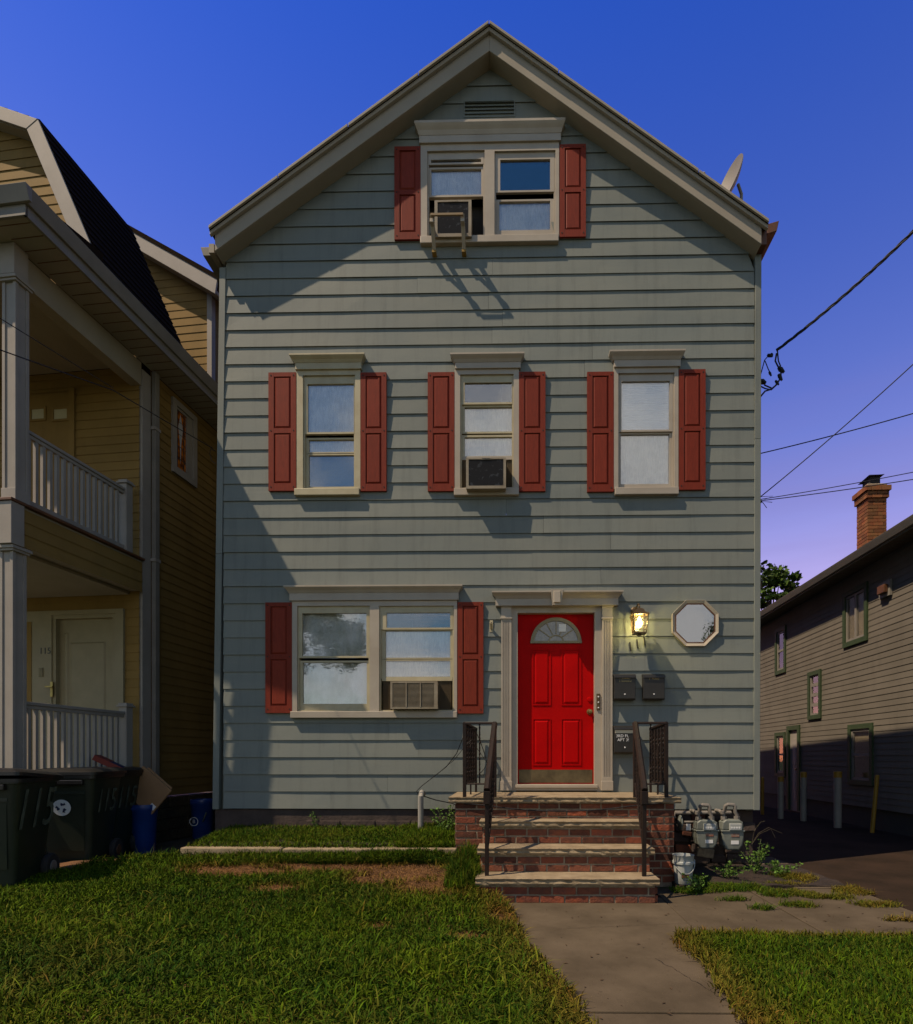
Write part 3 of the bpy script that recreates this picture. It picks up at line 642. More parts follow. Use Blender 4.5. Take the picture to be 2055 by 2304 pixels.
# boxed eave ends and gutters
gx0, gx1, gz0, gz1 = PX(449, -.12), PX(474, -.12), PZ(561, -.12), PZ(541, -.12)
def gutter_profile(x0, x1, z0, z1): return [(x0, z1), (x0+(x1-x0)*.25, z0), (x1, z0), (x1, z1)]
obj('gutter', MB().prism(gutter_profile(gx0, gx1, gz0, gz1), -.10, 13), 'gutter', H, bevel=.005)
obj('gutter', MB().prism([(PX(1753, -.12), PZ(508, -.12)), (PX(1748, -.12), PZ(531, -.12)), (PX(1727, -.12), PZ(537, -.12)), (PX(1724, -.12), PZ(516, -.12))], -.13, 13), 'brown', H, bevel=.005, label='rusty brown gutter')
obj('eave_fascia', MB().box(gx1+.002, XLw+.02, -.165, 13, gz0-.02, gz1-.02), 'rake', H)
obj('eave_fascia', MB().box(XRw-.02, PX(1722, -.12), -.165, 13, PZ(570, -.1), PZ(530, -.1)), 'brown', H)

# ============================================================ AIR CONDITIONERS
def ac(label, r, proj, style):
    x0, z0, x1, z1 = r; cx = (x0+x1)/2
    t = thing('air_conditioner', label, 'air conditioner', (cx, -proj, z0), 0, 'window air conditioners in the sage house')
    def L(mb): mb.v = [(a-cx, b+proj, c-z0) for a, b, c in mb.v]; return mb
    if style == 'louver':
        obj('casing', L(MB().plate(r, [(x0+.025, z0+.02, x1-.04, z1-.02)], -proj, -proj+.02).box(x0+.002, x1-.002, -proj+.0205, .12, z0+.002, z1-.002)), 'acbeige', t, bevel=.004)
        mb = MB(); n = 21
        for k in range(n):
            z = z0+.024+(z1-z0-.048)*k/(n-1); mb.box(x0+.025, x1-.04, -proj+.004, -proj+.016, z, z+.0055)
        obj('grille', L(mb), 'acbeige', t)
        for k in (1, 2): xk = x0+.02+(x1-x0-.055)*k/3; obj('grille_bar', L(MB().box(xk-.006, xk+.006, -proj-.003, -proj+.012, z0+.018, z1-.018)), 'acbeige', t)
        obj('intake', L(MB().box(x0+.02, x1-.035, -proj+.017, -proj+.0195, z0+.018, z1-.018)), 'dark', t)
        mb = MB()
        for k in range(16): z = z0+.03+k*(z1-z0-.06)/16; mb.box(x1-.0015, x1+.002, -proj+.03, -proj+.12, z, z+.006)
        obj('side_vent', L(mb), 'dark', t)
    else:
        fw = .035 if style == 'bracket' else .03
        obj('casing', L(MB().plate(r, [(x0+fw, z0+fw*1.1, x1-fw, z1-fw*.6)], -proj, -proj+.025).box(x0+.002, x1-.002, -proj+.0255, .12, z0+.002, z1-.002)), 'acbeige', t, bevel=.006)
        mb = MB().box(x0+fw, x1-fw, -proj+.012, -proj+.0245, z0+fw, z1-fw*.6); obj('condenser_coil', L(mb), 'coil', t)
        mb = MB()
        for k in range(40):
            xk = x0+fw+(x1-x0-2*fw)*(k+.5)/40; mb.box(xk-.0012, xk+.0012, -proj+.006, -proj+.012, z0+fw, z1-fw*.6)
        obj('fins', L(mb), 'dark', t)
        obj('badge', L(MB().box(cx-.055, cx+.055, -proj-.003, -proj, z1-.022, z1-.002)), 'acbeige', t)
        if style == 'frig':
            text('badge_text', 'FRIGIDAIRE', .018, (0, -.0045, z1-z0-.012), (R(90), 0, 0), 'black', t)
    return t
def accordion(r):
    mb = MB(); n = int((r[2]-r[0])/.012)
    for k in range(n):
        a = r[0]+(r[2]-r[0])*k/n; b = r[0]+(r[2]-r[0])*(k+1)/n; m_ = (a+b)/2
        mb.add([(a, .01, r[1]), (m_, -.002, r[1]), (m_, -.002, r[3]), (a, .01, r[3])], [(0, 1, 2, 3)]); mb.add([(m_, -.002, r[1]), (b, .01, r[1]), (b, .01, r[3]), (m_, -.002, r[3])], [(0, 1, 2, 3)])
    return mb
for q in ((862, 1533, 879, 1597), (988, 1533, 1016, 1597), (1040, 1036, 1049, 1100), (1141, 1036, 1155, 1100)):
    obj('accordion_panel', accordion(rc(*q, Y=.0)), 'accord', H)
obj('sash_rail', MB().box(*[rc(860, 1523, 1018, 1532.5, 0)[i] for i in (0, 2)], -.012, .02, *[rc(860, 1523, 1018, 1532.5, 0)[i] for i in (1, 3)]), 'cream', H)
obj('sash_rail', MB().box(*[rc(1038, 1028, 1157, 1035.5, 0)[i] for i in (0, 2)], -.012, .02, *[rc(1038, 1028, 1157, 1035.5, 0)[i] for i in (1, 3)]), 'trim', H)
obj('window_void', MB().box(*[rc(964, 443, 1090, 533, 0)[i] for i in (0, 2)], .13, .15, *[rc(964, 443, 1090, 533, 0)[i] for i in (1, 3)]), 'dark', H)
ac('boxy cream air conditioner with louvred grille, in the wide ground floor window', rc(878.5, 1533, 985, 1595, -.16), .16, 'louver')
ac('cream air conditioner with dirty dark coil in the middle upstairs window between red shutters', rc(1049, 1029.5, 1139, 1099, -.17), .17, 'frig')
bx = ac('dirty air conditioner propped on wooden brackets, in the attic window', rc(978, 449.5, 1061, 532, -.11), .11, 'bracket')
# bracket of the attic unit: two arms, struts, cross bar
by = -.27; br = thing('support_bracket', 'wooden support bracket with two arms and orange cross bar under the attic air conditioner', 'bracket', (P(1008, 530, 0)[0], 0, P(1008, 530)[1]))
bz1 = PZ(486, by); bz0 = PZ(568, -.06); ox_, oz_ = br.location.x, br.location.z
for pxa in (972, 1041):
    xa = PX(pxa, by)-ox_
    obj('bracket_arm', MB().box(xa-.022, xa+.022, by-.012, .02, bz1-oz_-.06, bz1-oz_-.02), 'trim', br, bevel=.003)
    mb = MB(); mb.add([(xa-.022, by-.02, bz1-oz_+.02), (xa+.022, by-.02, bz1-oz_+.02), (xa+.022, by+.008, bz1-oz_+.02), (xa-.022, by+.008, bz1-oz_+.02),
                       (xa-.018, -.085, bz0-oz_), (xa+.022, -.085, bz0-oz_), (xa+.022, -.055, bz0-oz_), (xa-.018, -.055, bz0-oz_)],
                      [(0, 1, 2, 3), (7, 6, 5, 4), (0, 4, 5, 1), (1, 5, 6, 2), (2, 6, 7, 3), (3, 7, 4, 0)])
    obj('bracket_strut', mb, 'trim', br, bevel=.002)
    obj('bracket_foot', MB().box(xa-.024, xa+.026, -.10, -.024, bz0-oz_-.015, bz0-oz_+.012), 'yellow', br)
xa, xb = PX(970, by)-ox_, PX(1043, by)-ox_
obj('cross_bar', MB().box(xa, xb, by-.04, by-.021, bz1-oz_-.012, bz1-oz_+.014), 'wood', br, bevel=.002)

# ============================================================ WALL FITTINGS
# lantern
lx, lz = P(1439, 1401, -.2); ln = thing('wall_lantern', 'lit bronze carriage lantern with glass cage, right of the red door', 'lamp', (lx, 0, lz))
obj('back_plate', MB().lathe([(0, -.03), (.045, -.028), (.055, -.018), (.055, 0)], (-.012, -.02, .17), 20, 'y'), 'bronze', ln)
obj('lamp_arm', MB().tube([(-.012, -.04, .17), (-.012, -.09, .2), (-.005, -.15, .225), (0, -.19, .215), (0, -.2, .17)], .009, 8), 'bronze', ln)
mb = MB(); c = (0, -.2)
def sqr(w, z): return [(-w, c[1]-w, z), (w, c[1]-w, z), (w, c[1]+w, z), (-w, c[1]+w, z)]
secs = [sqr(.02, .165), sqr(.045, .145), sqr(.055, .115), sqr(.095, .09), sqr(.098, .08), sqr(.02, .079)]
for a, b in zip(secs, secs[1:]): mb.add(a+b, [(0, 1, 5, 4), (1, 2, 6, 5), (2, 3, 7, 6), (3, 0, 4, 7)])
mb.add(secs[0], [(0, 1, 2, 3)]); mb.lathe([(0, .04), (.008, .035), (.012, .02), (.006, .01), (.012, 0)], (0, c[1], .163), 10)
obj('lamp_roof', mb, 'bronze', ln)
mb = MB(); wt, wb = .083, .066; zt, zb = .08, -.12
for sx_ in (-1, 1):
    for sy_ in (-1, 1): mb.tube([(sx_*wt, c[1]+sy_*wt, zt), (sx_*wb, c[1]+sy_*wb, zb)], .006, 4)
for z in (zt-.045, zb+.03, zb+.07):
    w = wb+(wt-wb)*(z-zb)/(zt-zb)
    for i in range(4): a = sqr(w, z)[i]; b = sqr(w, z)[(i+1) % 4]; mb.tube([a, b], .0035, 4)
for f in (-.45, .45):
    for i in range(4):
        a, b = sqr(wt, zt), sqr(wb, zb)
        p = Vector(a[i]).lerp(Vector(a[(i+1) % 4]), .5+f/2*1.0); q = Vector(b[i]).lerp(Vector(b[(i+1) % 4]), .5+f/2*1.0); mb.tube([p, q], .0035, 4)
mb.box(-wb-.005, wb+.005, c[1]-wb-.005, c[1]+wb+.005, zb-.012, zb); mb.box(-.02, .02, c[1]-.02, c[1]+.02, zb-.03, zb-.012)
obj('lamp_cage', mb, 'bronze', ln)
mb = MB(); a, b = sqr(wt-.004, zt), sqr(wb-.004, zb); mb.add(a+b, [(0, 1, 5, 4), (1, 2, 6, 5), (2, 3, 7, 6), (3, 0, 4, 7)])
obj('lamp_glass', mb, 'glass2', ln)
obj('bulb', MB().lathe([(0, -.05), (.02, -.045), (.032, -.02), (.03, .005), (.016, .035), (.013, .06)], (0, c[1], 0), 14), bulbm, ln)
pl = bpy.data.lights.new('lantern_light', 'POINT'); pl.energy = 60; pl.color = (1, .80, .28); pl.shadow_soft_size = .035
po = bpy.data.objects.new('lantern_light', pl); COL.objects.link(po); po.parent = ln; po.location = (0, c[1]-.0, -.0); 
# house number, three slanted ones
for k, (px, py) in enumerate([(1418.5, 1456), (1434.5, 1450), (1450.5, 1443)]):
    x_, z_ = P(px, py, -.03); text('house_number', '1', .155, (x_, -.033, z_), (R(90), R(-6), 0), 'wire', H, ext=.004, sx=1.0)
# mailboxes
def mailbox(label, px, py, w, h, lines, mm, paper=False):
    r = rc(px, py, px+w, py+h, -.1); t = thing('mailbox', label, 'mailbox', ((r[0]+r[2])/2, -.022, r[1]), 0, 'black mailboxes beside the red door')
    w_ = (r[2]-r[0])/2; h_ = r[3]-r[1]
    obj('mailbox_body', MB().prism([(0, .01), (-.075, 0), (-.088, .02), (-.088, h_-.03), (0, h_-.012)], -w_+.004, w_-.004, 'x'), 'black', t, bevel=.004)
    mb = MB().prism([(0, h_), (0, h_-.014), (-.092, h_-.034), (-.1, h_-.055), (-.106, h_-.053), (-.1, h_-.022), (-.05, h_-.004)], -w_, w_, 'x')
    obj('mailbox_lid', mb, 'black', t, bevel=.002)
    obj('lock', MB().lathe([(0, -.006), (.008, -.005), (.009, 0)], (.0, -.088, h_*.22), 10, 'y'), 'whitepaint', t)
    for (s_, sz, x_, z_) in lines: text('lettering', s_, sz, (x_, -.0905, z_*h_), (R(90), 0, 0), mm, t)
    if paper: obj('paper', MB().box(-w_+.012, w_-.03, -.0915, -.0895, h_*.72, h_*.83), 'pane', t)
    return t
mailbox('black mailbox next to the door frame, with two lines of gold lettering', 1381.5, 1515.5, 49.5, 60, [('1  JOHNSO', .026, .0, .86-.05), ('2  RAMDOVI', .026, .005, .70)], 'goldprint')
mailbox('black mailbox with one line of gold lettering, right of the two-line one', 1447, 1515.5, 49.5, 60, [('3   MUSSO', .026, .0, .80)], 'goldprint')
mailbox('lower black mailbox reading 3RD FL APT 3!, behind the stair rail', 1381.5, 1632, 49.5, 64, [('3RD FL', .048, -.03, .62), ('APT 3!', .048, -.02, .48), ('TO INCOMMUNI', .026, 0, .90)], 'whitepaint', True)
# flag holder
x_, z_ = P(1106, 1409, -.03); fh = thing('flag_holder', 'small cream flag holder on the wall left of the door', 'flag holder', (x_, -.02, z_))
obj('bracket_plate', MB().box(-.02, .02, -.008, 0, -.07, .07), 'cream', fh, bevel=.003); obj('socket', MB().tube([(0, -.01, -.03), (0, -.07, .03)], .015, 10), 'cream', fh)
obj('socket_bore', MB().tube([(0, -.066, .026), (0, -.0715, .0315)], .010, 10), 'dark', fh)
# satellite dish on the right slope
dx, dz = P(1650, 415, .15); dn = thing('satellite_dish', 'grey satellite dish on the right roof slope of the sage house', 'satellite dish', (dx, .15, dz))
rot = Vector((-.93, -.30, .30)).normalized().to_track_quat('Z', 'Y').to_matrix()
mb = MB(); prof = [(.285*k/8, .07*(k/8)**2) for k in range(9)]
mb.lathe(prof+[(.285, .062)]+[(.28*k/8, .07*(k/8)**2-.012) for k in range(8, -1, -1)], (0, 0, 0), 36); mb.v = [tuple(rot @ Vector((v[0]*.82, v[1]*1.0, v[2]))) for v in mb.v]
obj('reflector', mb, 'dish', dn)
obj('mast', MB().tube([(.06, 0, 0), (.10, .0, -.12), (.08, .0, -.7)], .018, 10), 'dish', dn)
bot = rot @ Vector((0, -.27, .05)); lnb = rot @ Vector((0, -.05, .42))
lp, lzp = P(1578, 396, .1)
obj('feed_arm', MB().tube([(-.02, -.02, -.18), (lp-dx+.05, -.05, lzp-dz-.03), (lp-dx, -.05, lzp-dz)], .012, 6), 'dish', dn)
obj('feed_horn', MB().tube([(lp-dx-.03, -.05, lzp-dz-.02), (lp-dx+.04, -.05, lzp-dz+.03)], [.035, .02], 10).tube([(lp-dx+.03, -.05, lzp-dz-.05), (lp-dx+.09, -.05, lzp-dz-.07)], .02, 8), 'dish', dn)

# ============================================================ STOOP
st = thing('front_steps', 'brick front steps with stone treads leading up to the red door', 'steps', (.5, -.95, 0))
SXo, SYo = .5, -.95
def stone_slab(x0, x1, y0, y1, zt, th=.055, seed=0, nm='step_slab'):
    mb = MB(); n = int((x1-x0)/.03); r = random.Random(seed); rows = []
    prof = [(0, 1), (0.010, .62), (.004, .3), (.012, 0)]
    for i in range(n+1):
        x_ = x0+(x1-x0)*i/n; q = []
        for (dy, f) in prof:
            jit = .009*noise.noise(Vector((x_*14, f*3, seed)))+.006*noise.noise(Vector((x_*45, f*5, seed)))
            q.append((x_-SXo, y0+dy+jit-SYo, zt-th+th*f+(.003*noise.noise(Vector((x_*20, 7, seed))) if f == 1 else 0)))
        rows.append([(x_-SXo, y1-SYo, zt)]+q+[(x_-SXo, y1-SYo, zt-th)])
    m_ = len(rows[0]); mb.v = [p for row in rows for p in row]
    for i in range(n):
        for j in range(m_): a, b = i*m_+j, i*m_+(j+1) % m_; mb.f.append((a, b, b+m_, a+m_)); mb.sm.append(False)
    mb.f += [tuple(range(m_)), tuple(n*m_+k for k in reversed(range(m_)))]; mb.sm += [False]*2
    return obj(nm, mb, 'stone', st)
XA, XB = -.33, 1.29
stone_slab(-.66, 1.705, -.985, -.02, .865, .058, 1, 'landing_slab')
stone_slab(XA, XB+.02, -1.26, -.955, .65, .055, 2); stone_slab(XA, XB+.01, -1.56, -1.235, .433, .058, 3); stone_slab(XA, XB-.02, -1.865, -1.535, .216, .058, 4)
core = MB()
for (x0, x1, y0, y1, z0, z1) in ((-.592, 1.637, -.9375, -.0, -.05, .805), (XA+.034, XB-.033, -1.2175, -.938, -.05, .594), (XA+.034, XB-.034, -1.5175, -1.218, -.05, .374), (XA+.034, XB-.055, -1.8175, -1.518, -.05, .157)):
    core.box(x0-SXo, x1-SXo, y0-SYo, y1-SYo, z0, z1)
obj('mortar_core', core, 'mortar', st)
brick_cache = []
def bmesh_brick(w, d, h, seed):
    r = random.Random(seed); mb = MB(); j = lambda: r.uniform(-.0022, .0022)
    mb.box(0, w, 0, d, 0, h); mb.v = [(a+j(), b+j(), c_+j()) for a, b, c_ in mb.v]; return mb
def brickwall(parent, x0, x1, y, z0, z1, face='y', m='brick', L=.2, h=.060, g=.015, dep=.03, off=(0, 0, 0), shift0=0):
    z = z0; row = 0
    while z+h*.6 < z1:
        hh = min(h, z1-z); x_ = x0; first = True
        while x_ < x1-.02:
            w = L*.5 if (first and (row+shift0) % 2) else L; w *= random.uniform(.93, 1.05); w = min(w, x1-x_)
            if x1-(x_+w) < .05: w = x1-x_
            b = bmesh_brick(w, dep, hh, random.random()); pr = random.uniform(-.004, .004)
            if face == 'y': b.v = [(v[0]+x_-off[0], v[1]+y+pr-off[1], v[2]+z-off[2]) for v in b.v]
            else: b.v = [(v[1]+y+pr-off[0], v[0]+x_-off[1], v[2]+z-off[2]) for v in b.v]
            obj('brick', b, 'brick2' if (m == 'brick' and random.random() < .22) else m, parent, bevel=.003, seg=1); x_ += w+g; first = False
        z += h+g; row += 1
O = (SXo, SYo, 0)
brickwall(st, -.59, 1.64, -.945, .0, .80, off=O); brickwall(st, -.925, -.01, -.60, .28, .80, 'x', off=O); brickwall(st, -.925, -.01, 1.615, .0, .80, 'x', off=O)
brickwall(st, XA+.04, XB-.02, -1.225, .435, .594, off=O, shift0=1); brickwall(st, XA+.04, XB-.03, -1.525, .216, .373, off=O); brickwall(st, XA+.04, XB-.05, -1.825, .0, .156, off=O, shift0=1)
for (ys, zt) in ((-1.20, .594), (-1.50, .374), (-1.80, .157)):
    brickwall(st, ys, ys+.27, XB-.055, 0, zt, 'x', off=O)
    brickwall(st, ys, ys+.27, XA+.025, 0, zt, 'x', off=O)
# ---- railings
def railing(label, sgn, xn, xt, xc, xw, xe=None):
    t = thing('stair_railing', label, 'railing', (xc, -.93, .865), 0, 'wrought iron stair railings of the brick steps'); o_ = (xc, -.93, .865)
    def L(mb): mb.v = [(a-o_[0], b-o_[1], c_-o_[2]) for a, b, c_ in mb.v]; return mb
    def bar(a, b, r, n=4): return MB().tube([a, b], r, n)
    ytop = -.95; yn = -1.72; zt, zn = 1.615, .985
    obj('newel_post', L(MB().box(xn-.018, xn+.018, yn-.018, yn+.018, .214, .93)), 'iron', t, bevel=.003)
    obj('landing_post', L(MB().box(xt-.02, xt+.02, ytop-.02, ytop+.02, .862, zt)), 'iron', t, bevel=.003)
    obj('corner_post', L(MB().box(xc-.018, xc+.018, -.945, -.909, .862, 1.63)), 'iron', t, bevel=.003)
    obj('wall_post', L(MB().box(xw-.013, xw+.013, -.10, -.075, .862, 1.62)), 'iron', t, bevel=.003)
    def hand(a, b, w=.028, h=.02):
        a, b = Vector(a), Vector(b); d = (b-a).normalized(); s_ = d.cross(Vector((0, 0, 1))).normalized(); u = s_.cross(d)
        pr = [(-w, -h), (w, -h), (w, h*.2), (w*.5, h), (-w*.5, h), (-w, h*.2)]; mb = MB()
        vs = [tuple(p+s_*q[0]+u*q[1]) for p in (a, b) for q in pr]
        return mb.add(vs, [tuple(range(6)), tuple(reversed(range(6, 12)))]+[(i, i+6, (i+1) % 6+6, (i+1) % 6) for i in range(6)])
    obj('handrail', L(hand((xn, yn-.03, zn), (xt, ytop, zt+.01))), 'iron', t, bevel=.002)
    obj('handrail_end', L(MB().box(xn-.03, xn+.03, yn-.035, yn+.02, zn-.13, zn-.012).box(xn-.022, xn+.022, yn-.022, yn+.022, .93, zn-.1)), 'iron', t, bevel=.004)
    obj('top_rail', L(hand((xt, -.93, 1.625), (xc, -.93, 1.625), .018, .012)), 'iron', t)
    obj('top_rail', L(hand((xc, -.93, 1.628), (xw, -.08, 1.61), .018, .012)), 'iron', t)
    obj('bottom_rail', L(hand((xt, -.93, 1.0), (xc, -.93, 1.0), .012, .008)), 'iron', t)
    obj('bottom_rail', L(hand((xc, -.93, 1.0), (xw, -.08, .99), .012, .008)), 'iron', t)
    obj('bottom_rail', L(hand((xn, yn, .42), (xt, ytop, 1.02), .012, .008)), 'iron', t)
    def twist(x_, y_, z0, z1, r=.0075, tw=0):
        mb = MB(); n = 16; vs = []
        for i in range(n+1):
            a = (i/n)*math.pi*6*tw; z = z0+(z1-z0)*i/n
            vs += [(x_+r*1.3*math.cos(a+k*math.pi/2), y_+r*1.3*math.sin(a+k*math.pi/2), z) for k in range(4)]
        fs = [(i*4+k, i*4+(k+1) % 4, i*4+4+(k+1) % 4, i*4+4+k) for i in range(n) for k in range(4)]
        return mb.add(vs, fs)
    for k in range(9):
        f = (k+1)/10; x_ = xc+(xw-xc)*f; y_ = -.93+.85*f
        b = obj('baluster', L(twist(x_, y_, 1.0, 1.615, tw=1 if k % 2 else .0)), 'iron', t)
    obj('baluster', L(twist((xt+xc)/2, -.93, 1.0, 1.62, tw=1)), 'iron', t)
    for k in range(8):
        f = (k+.8)/9; x_ = xn+(xt-xn)*f; y_ = yn+(ytop-yn)*f; obj('baluster', L(twist(x_, y_, .42+.6*f, zn-.02+(zt-zn)*f, tw=1 if k % 2 else 0)), 'iron', t)
    # scroll ornaments
    for (x_, y_, z_) in ((xc+(xw-xc)*.5, -.5, 1.3), (xn+(xt-xn)*.55, -1.3, 1.0)):
        mb = MB()
        for s_ in (-1, 1):
            pts = [(x_, y_+s_*(.02+.045*math.sin(a*1.0)*(1-a/9)), z_+.12*math.cos(a*.7)) for a in [i*.35 for i in range(13)]]
            mb.tube(pts, .0055, 5)
        obj('scroll', L(mb), 'iron', t)
    obj('rail_foot', L(bar(((xc+xw)/2, -.5, .865), ((xc+xw)/2, -.5, 1.0), .012)), 'iron', t)
    return t
railing('black wrought iron stair railing on the left of the front steps', -1, -.235, -.19, -.50, -.435)
railing('black wrought iron stair railing on the right of the front steps', 1, 1.165, 1.245, 1.565, 1.6)

# ============================================================ CABLES
def sag(a, b, s_, n=16): return [tuple(Vector(a).lerp(Vector(b), i/n)-Vector((0, 0, s_*4*(i/n)*(1-i/n)))) for i in range(n+1)]
def cable(name, label, pts, r=.006, cat='cable', n=6):
    o = obj(name, MB().tube(pts, r, n), 'wire'); return tag(o, label, cat)
def p3(px, py, Y): a = P(px, py, Y); return (a[0], Y, a[1])
# twisted service drop
base = sag(p3(1748, 788, .25), p3(2230, 340, -.9), .10, 60); svc = thing('service_cable', 'thick twisted power cable rising to the right from the splice at the house corner', 'cable', base[0])
for ph in (0, 2.09, 4.18):
    pts = []
    for i, p in enumerate(base):
        a = i*.62+ph; pts.append((p[0]+.011*math.cos(a)-base[0][0], p[1]+.011*math.sin(a)*.4-base[0][1], p[2]+.011*math.sin(a)-base[0][2]))
    obj('strand', MB().tube(pts, .009, 6), 'wire', svc)
sp = thing('cable_splice', 'looped black cable splice with connectors at the upper right corner of the sage house', 'cable', (PX(1712, .1), .1, PZ(870, .1)))
def spl(pts, r): obj('cable_loop', MB().tube([(q[0]-sp.location.x, q[1]-.1, q[2]-sp.location.z) for q in [p3(a, b, .25) for a, b in pts]], r, 6), 'wire', sp)
spl([(1748, 795), (1745, 812), (1752, 826), (1758, 838), (1757, 850), (1750, 862), (1745, 868), (1735, 876), (1722, 880), (1712, 892), (1707, 900)], .010)
spl([(1750, 790), (1752, 812), (1757, 824)], .008); spl([(1708, 855), (1714, 836), (1721, 810), (1728, 802)], .006); spl([(1722, 812), (1729, 830), (1733, 838)], .006)
spl([(1710, 868), (1722, 874), (1736, 877), (1752, 862)], .008); spl([(1720, 866), (1736, 873)], .009)
mb = MB()
for (a, b, w) in [((1752, 826), (1765, 838), .03), ((1752, 842), (1760, 856), .024), ((1745, 856), (1753, 866), .018), ((1710, 856), (1724, 862), .034), ((1727, 798), (1737, 802), .022), ((1731, 836), (1736, 846), .016), ((1736, 795), (1738, 803), .02)]:
    A, B = Vector(p3(*a, .25)), Vector(p3(*b, .25)); c0 = sp.location
    mb.tube([A-c0, A.lerp(B, .4)-c0, B-c0], [w*.6, w, w*.5], 7)
obj('connector', mb, 'wire', sp)
cable('phone_cable', 'thin cable climbing steeply right, second from the bottom knot', sag(p3(1709, 1120, .2), p3(2230, 655, -.8), .05))
cable('phone_cable', 'thin cable crossing behind the steep one at a shallow slope', sag(p3(1700, 1023, 1.2), p3(2230, 878, .6), .03), .007)
cable('phone_cable', 'thin cable passing just above the brick chimney', sag(p3(1709, 1124, .2), p3(2230, 1026, -.6), .02), .0045)
cable('phone_cable', 'lowest thin cable crossing the brick chimney', sag(p3(1709, 1127, .2), p3(2230, 1049, -.6), .02), .005)
obj('cable_knot', MB().tube([p3(1709, 1118, .18), p3(1740, 1116, .18), p3(1712, 1128, .18), p3(1738, 1130, .18)], .004, 5).tube([p3(1709, 1122, .18), p3(1718, 1132, .18), p3(1726, 1143, .18)], .004, 5).tube([p3(1706, 1118, .18), p3(1714, 1131, .18)], .014, 6), 'wire')
tag(bpy.data.objects['cable_knot'], 'tangled cable knot at the right corner of the sage house', 'cable')
# left drops
cable('phone_cable', 'upper thin cable crossing in front of the tan house porch', [p3(-260, 560, -3.3)]+[p3(a, b, y) for a, b, y in ((0, 716, -2.7), (120, 790, -2.0), (255, 873, -1.2))], .0035)
cable('phone_cable', 'lower thin cable crossing the tan house and tied to the sage house corner', [p3(-260, 700, -3.3)]+[p3(a, b, y) for a, b, y in ((0, 787, -2.7), (120, 830, -2.0), (255, 878, -1.2), (370, 946, -.6), (478, 1008, -.04))], .005)
cable('cable_loop', 'small wire loop at the left corner board of the sage house', [p3(a, b, -.05) for a, b in ((484, 1014), (474, 1010), (472, 1020), (476, 1036), (486, 1044))], .003)
cable('cable_tie', 'black cable hanging across the risers of the brick steps', [(-.50, -.965, .80), (-.2, -.985, .78)]+sag((-.2, -1.0, .775), (1.18, -1.0, .78), .05, 14)+[(1.4, -.98, .80), (1.66, -.96, .82)], .006)
cable('yard_cable', 'thick black cable from the white standpipe up to the left railing', [p3(a, b, y) for a, b, y in ((942, 1790, -.26), (938, 1780, -.26), (950, 1768, -.28), (980, 1745, -.3), (1005, 1725, -.4), (1028, 1695, -.6), (1040, 1665, -.9), (1050, 1640, -.93), (1068, 1640, -.7), (1080, 1665, -.5), (1092, 1700, -.4), (1096, 1718, -.4), (1090, 1730, -.4), (1082, 1739, -.4))], .0045)
cable('yard_cable', 'thin black cable sagging from the standpipe towards the brick steps', [p3(a, b, y) for a, b, y in ((1000, 1728, -.35), (1020, 1712, -.5), (1040, 1688, -.9), (1060, 1665, -.85), (1078, 1690, -.6), (1096, 1716, -.4))], .003)
cable('wire', 'cable lying along the wall under the siding left of the steps', [p3(952, 1791, -.22), p3(980, 1800, -.15), p3(1018, 1808, -.1), p3(1030, 1812, -.1)], .006)
sp1 = obj('standpipe', MB().tube([(PX(947, -.27), -.27, .40), (PX(947, -.27), -.27, PZ(1792, -.27)), (PX(949, -.25), -.22, PZ(1786, -.27)+.01), (PX(950, -.2), -.12, PZ(1788, -.27))], .032, 14), 'pvc')
tag(sp1, 'short white pipe standing in the grass against the sage house wall', 'pipe')

# ============================================================ GAS METERS
gm0 = (PX(1528, -.3), -.3)
mp = thing('gas_pipe', 'grey horizontal gas pipe feeding the two meters at the wall', 'pipe', (gm0[0], -.12, PZ(1828, -.12)))
def G(mb, o_): mb.v = [(a-o_[0], b-o_[1], c_-o_[2]) for a, b, c_ in mb.v]; return mb
zp = PZ(1828, -.12)
obj('pipe', G(MB().tube([(PX(1518, -.12), -.12, zp-.06), (PX(1519, -.12), -.12, zp), (PX(1645, -.12), -.12, zp)], .024, 12), mp.location), 'pipegrey', mp)
obj('pipe', G(MB().tube([(PX(1540, -.16), -.16, PZ(1849, -.16)), (PX(1570, -.16), -.16, PZ(1849, -.16))], .014, 10), mp.location), 'pipegrey', mp)
obj('regulator', G(MB().lathe([(0, -.03), (.03, -.03), (.06, -.012), (.085, -.006), (.085, .006), (.05, .02), (0, .04)], (PX(1531, -.2), -.2, PZ(1850, -.2)), 20, 'x'), mp.location), 'metergrey', mp)
obj('regulator_tag', G(MB().box(PX(1544, -.2), PX(1554, -.2), -.21, -.205, PZ(1867, -.2), PZ(1853, -.2)), mp.location), 'whitepaint', mp)
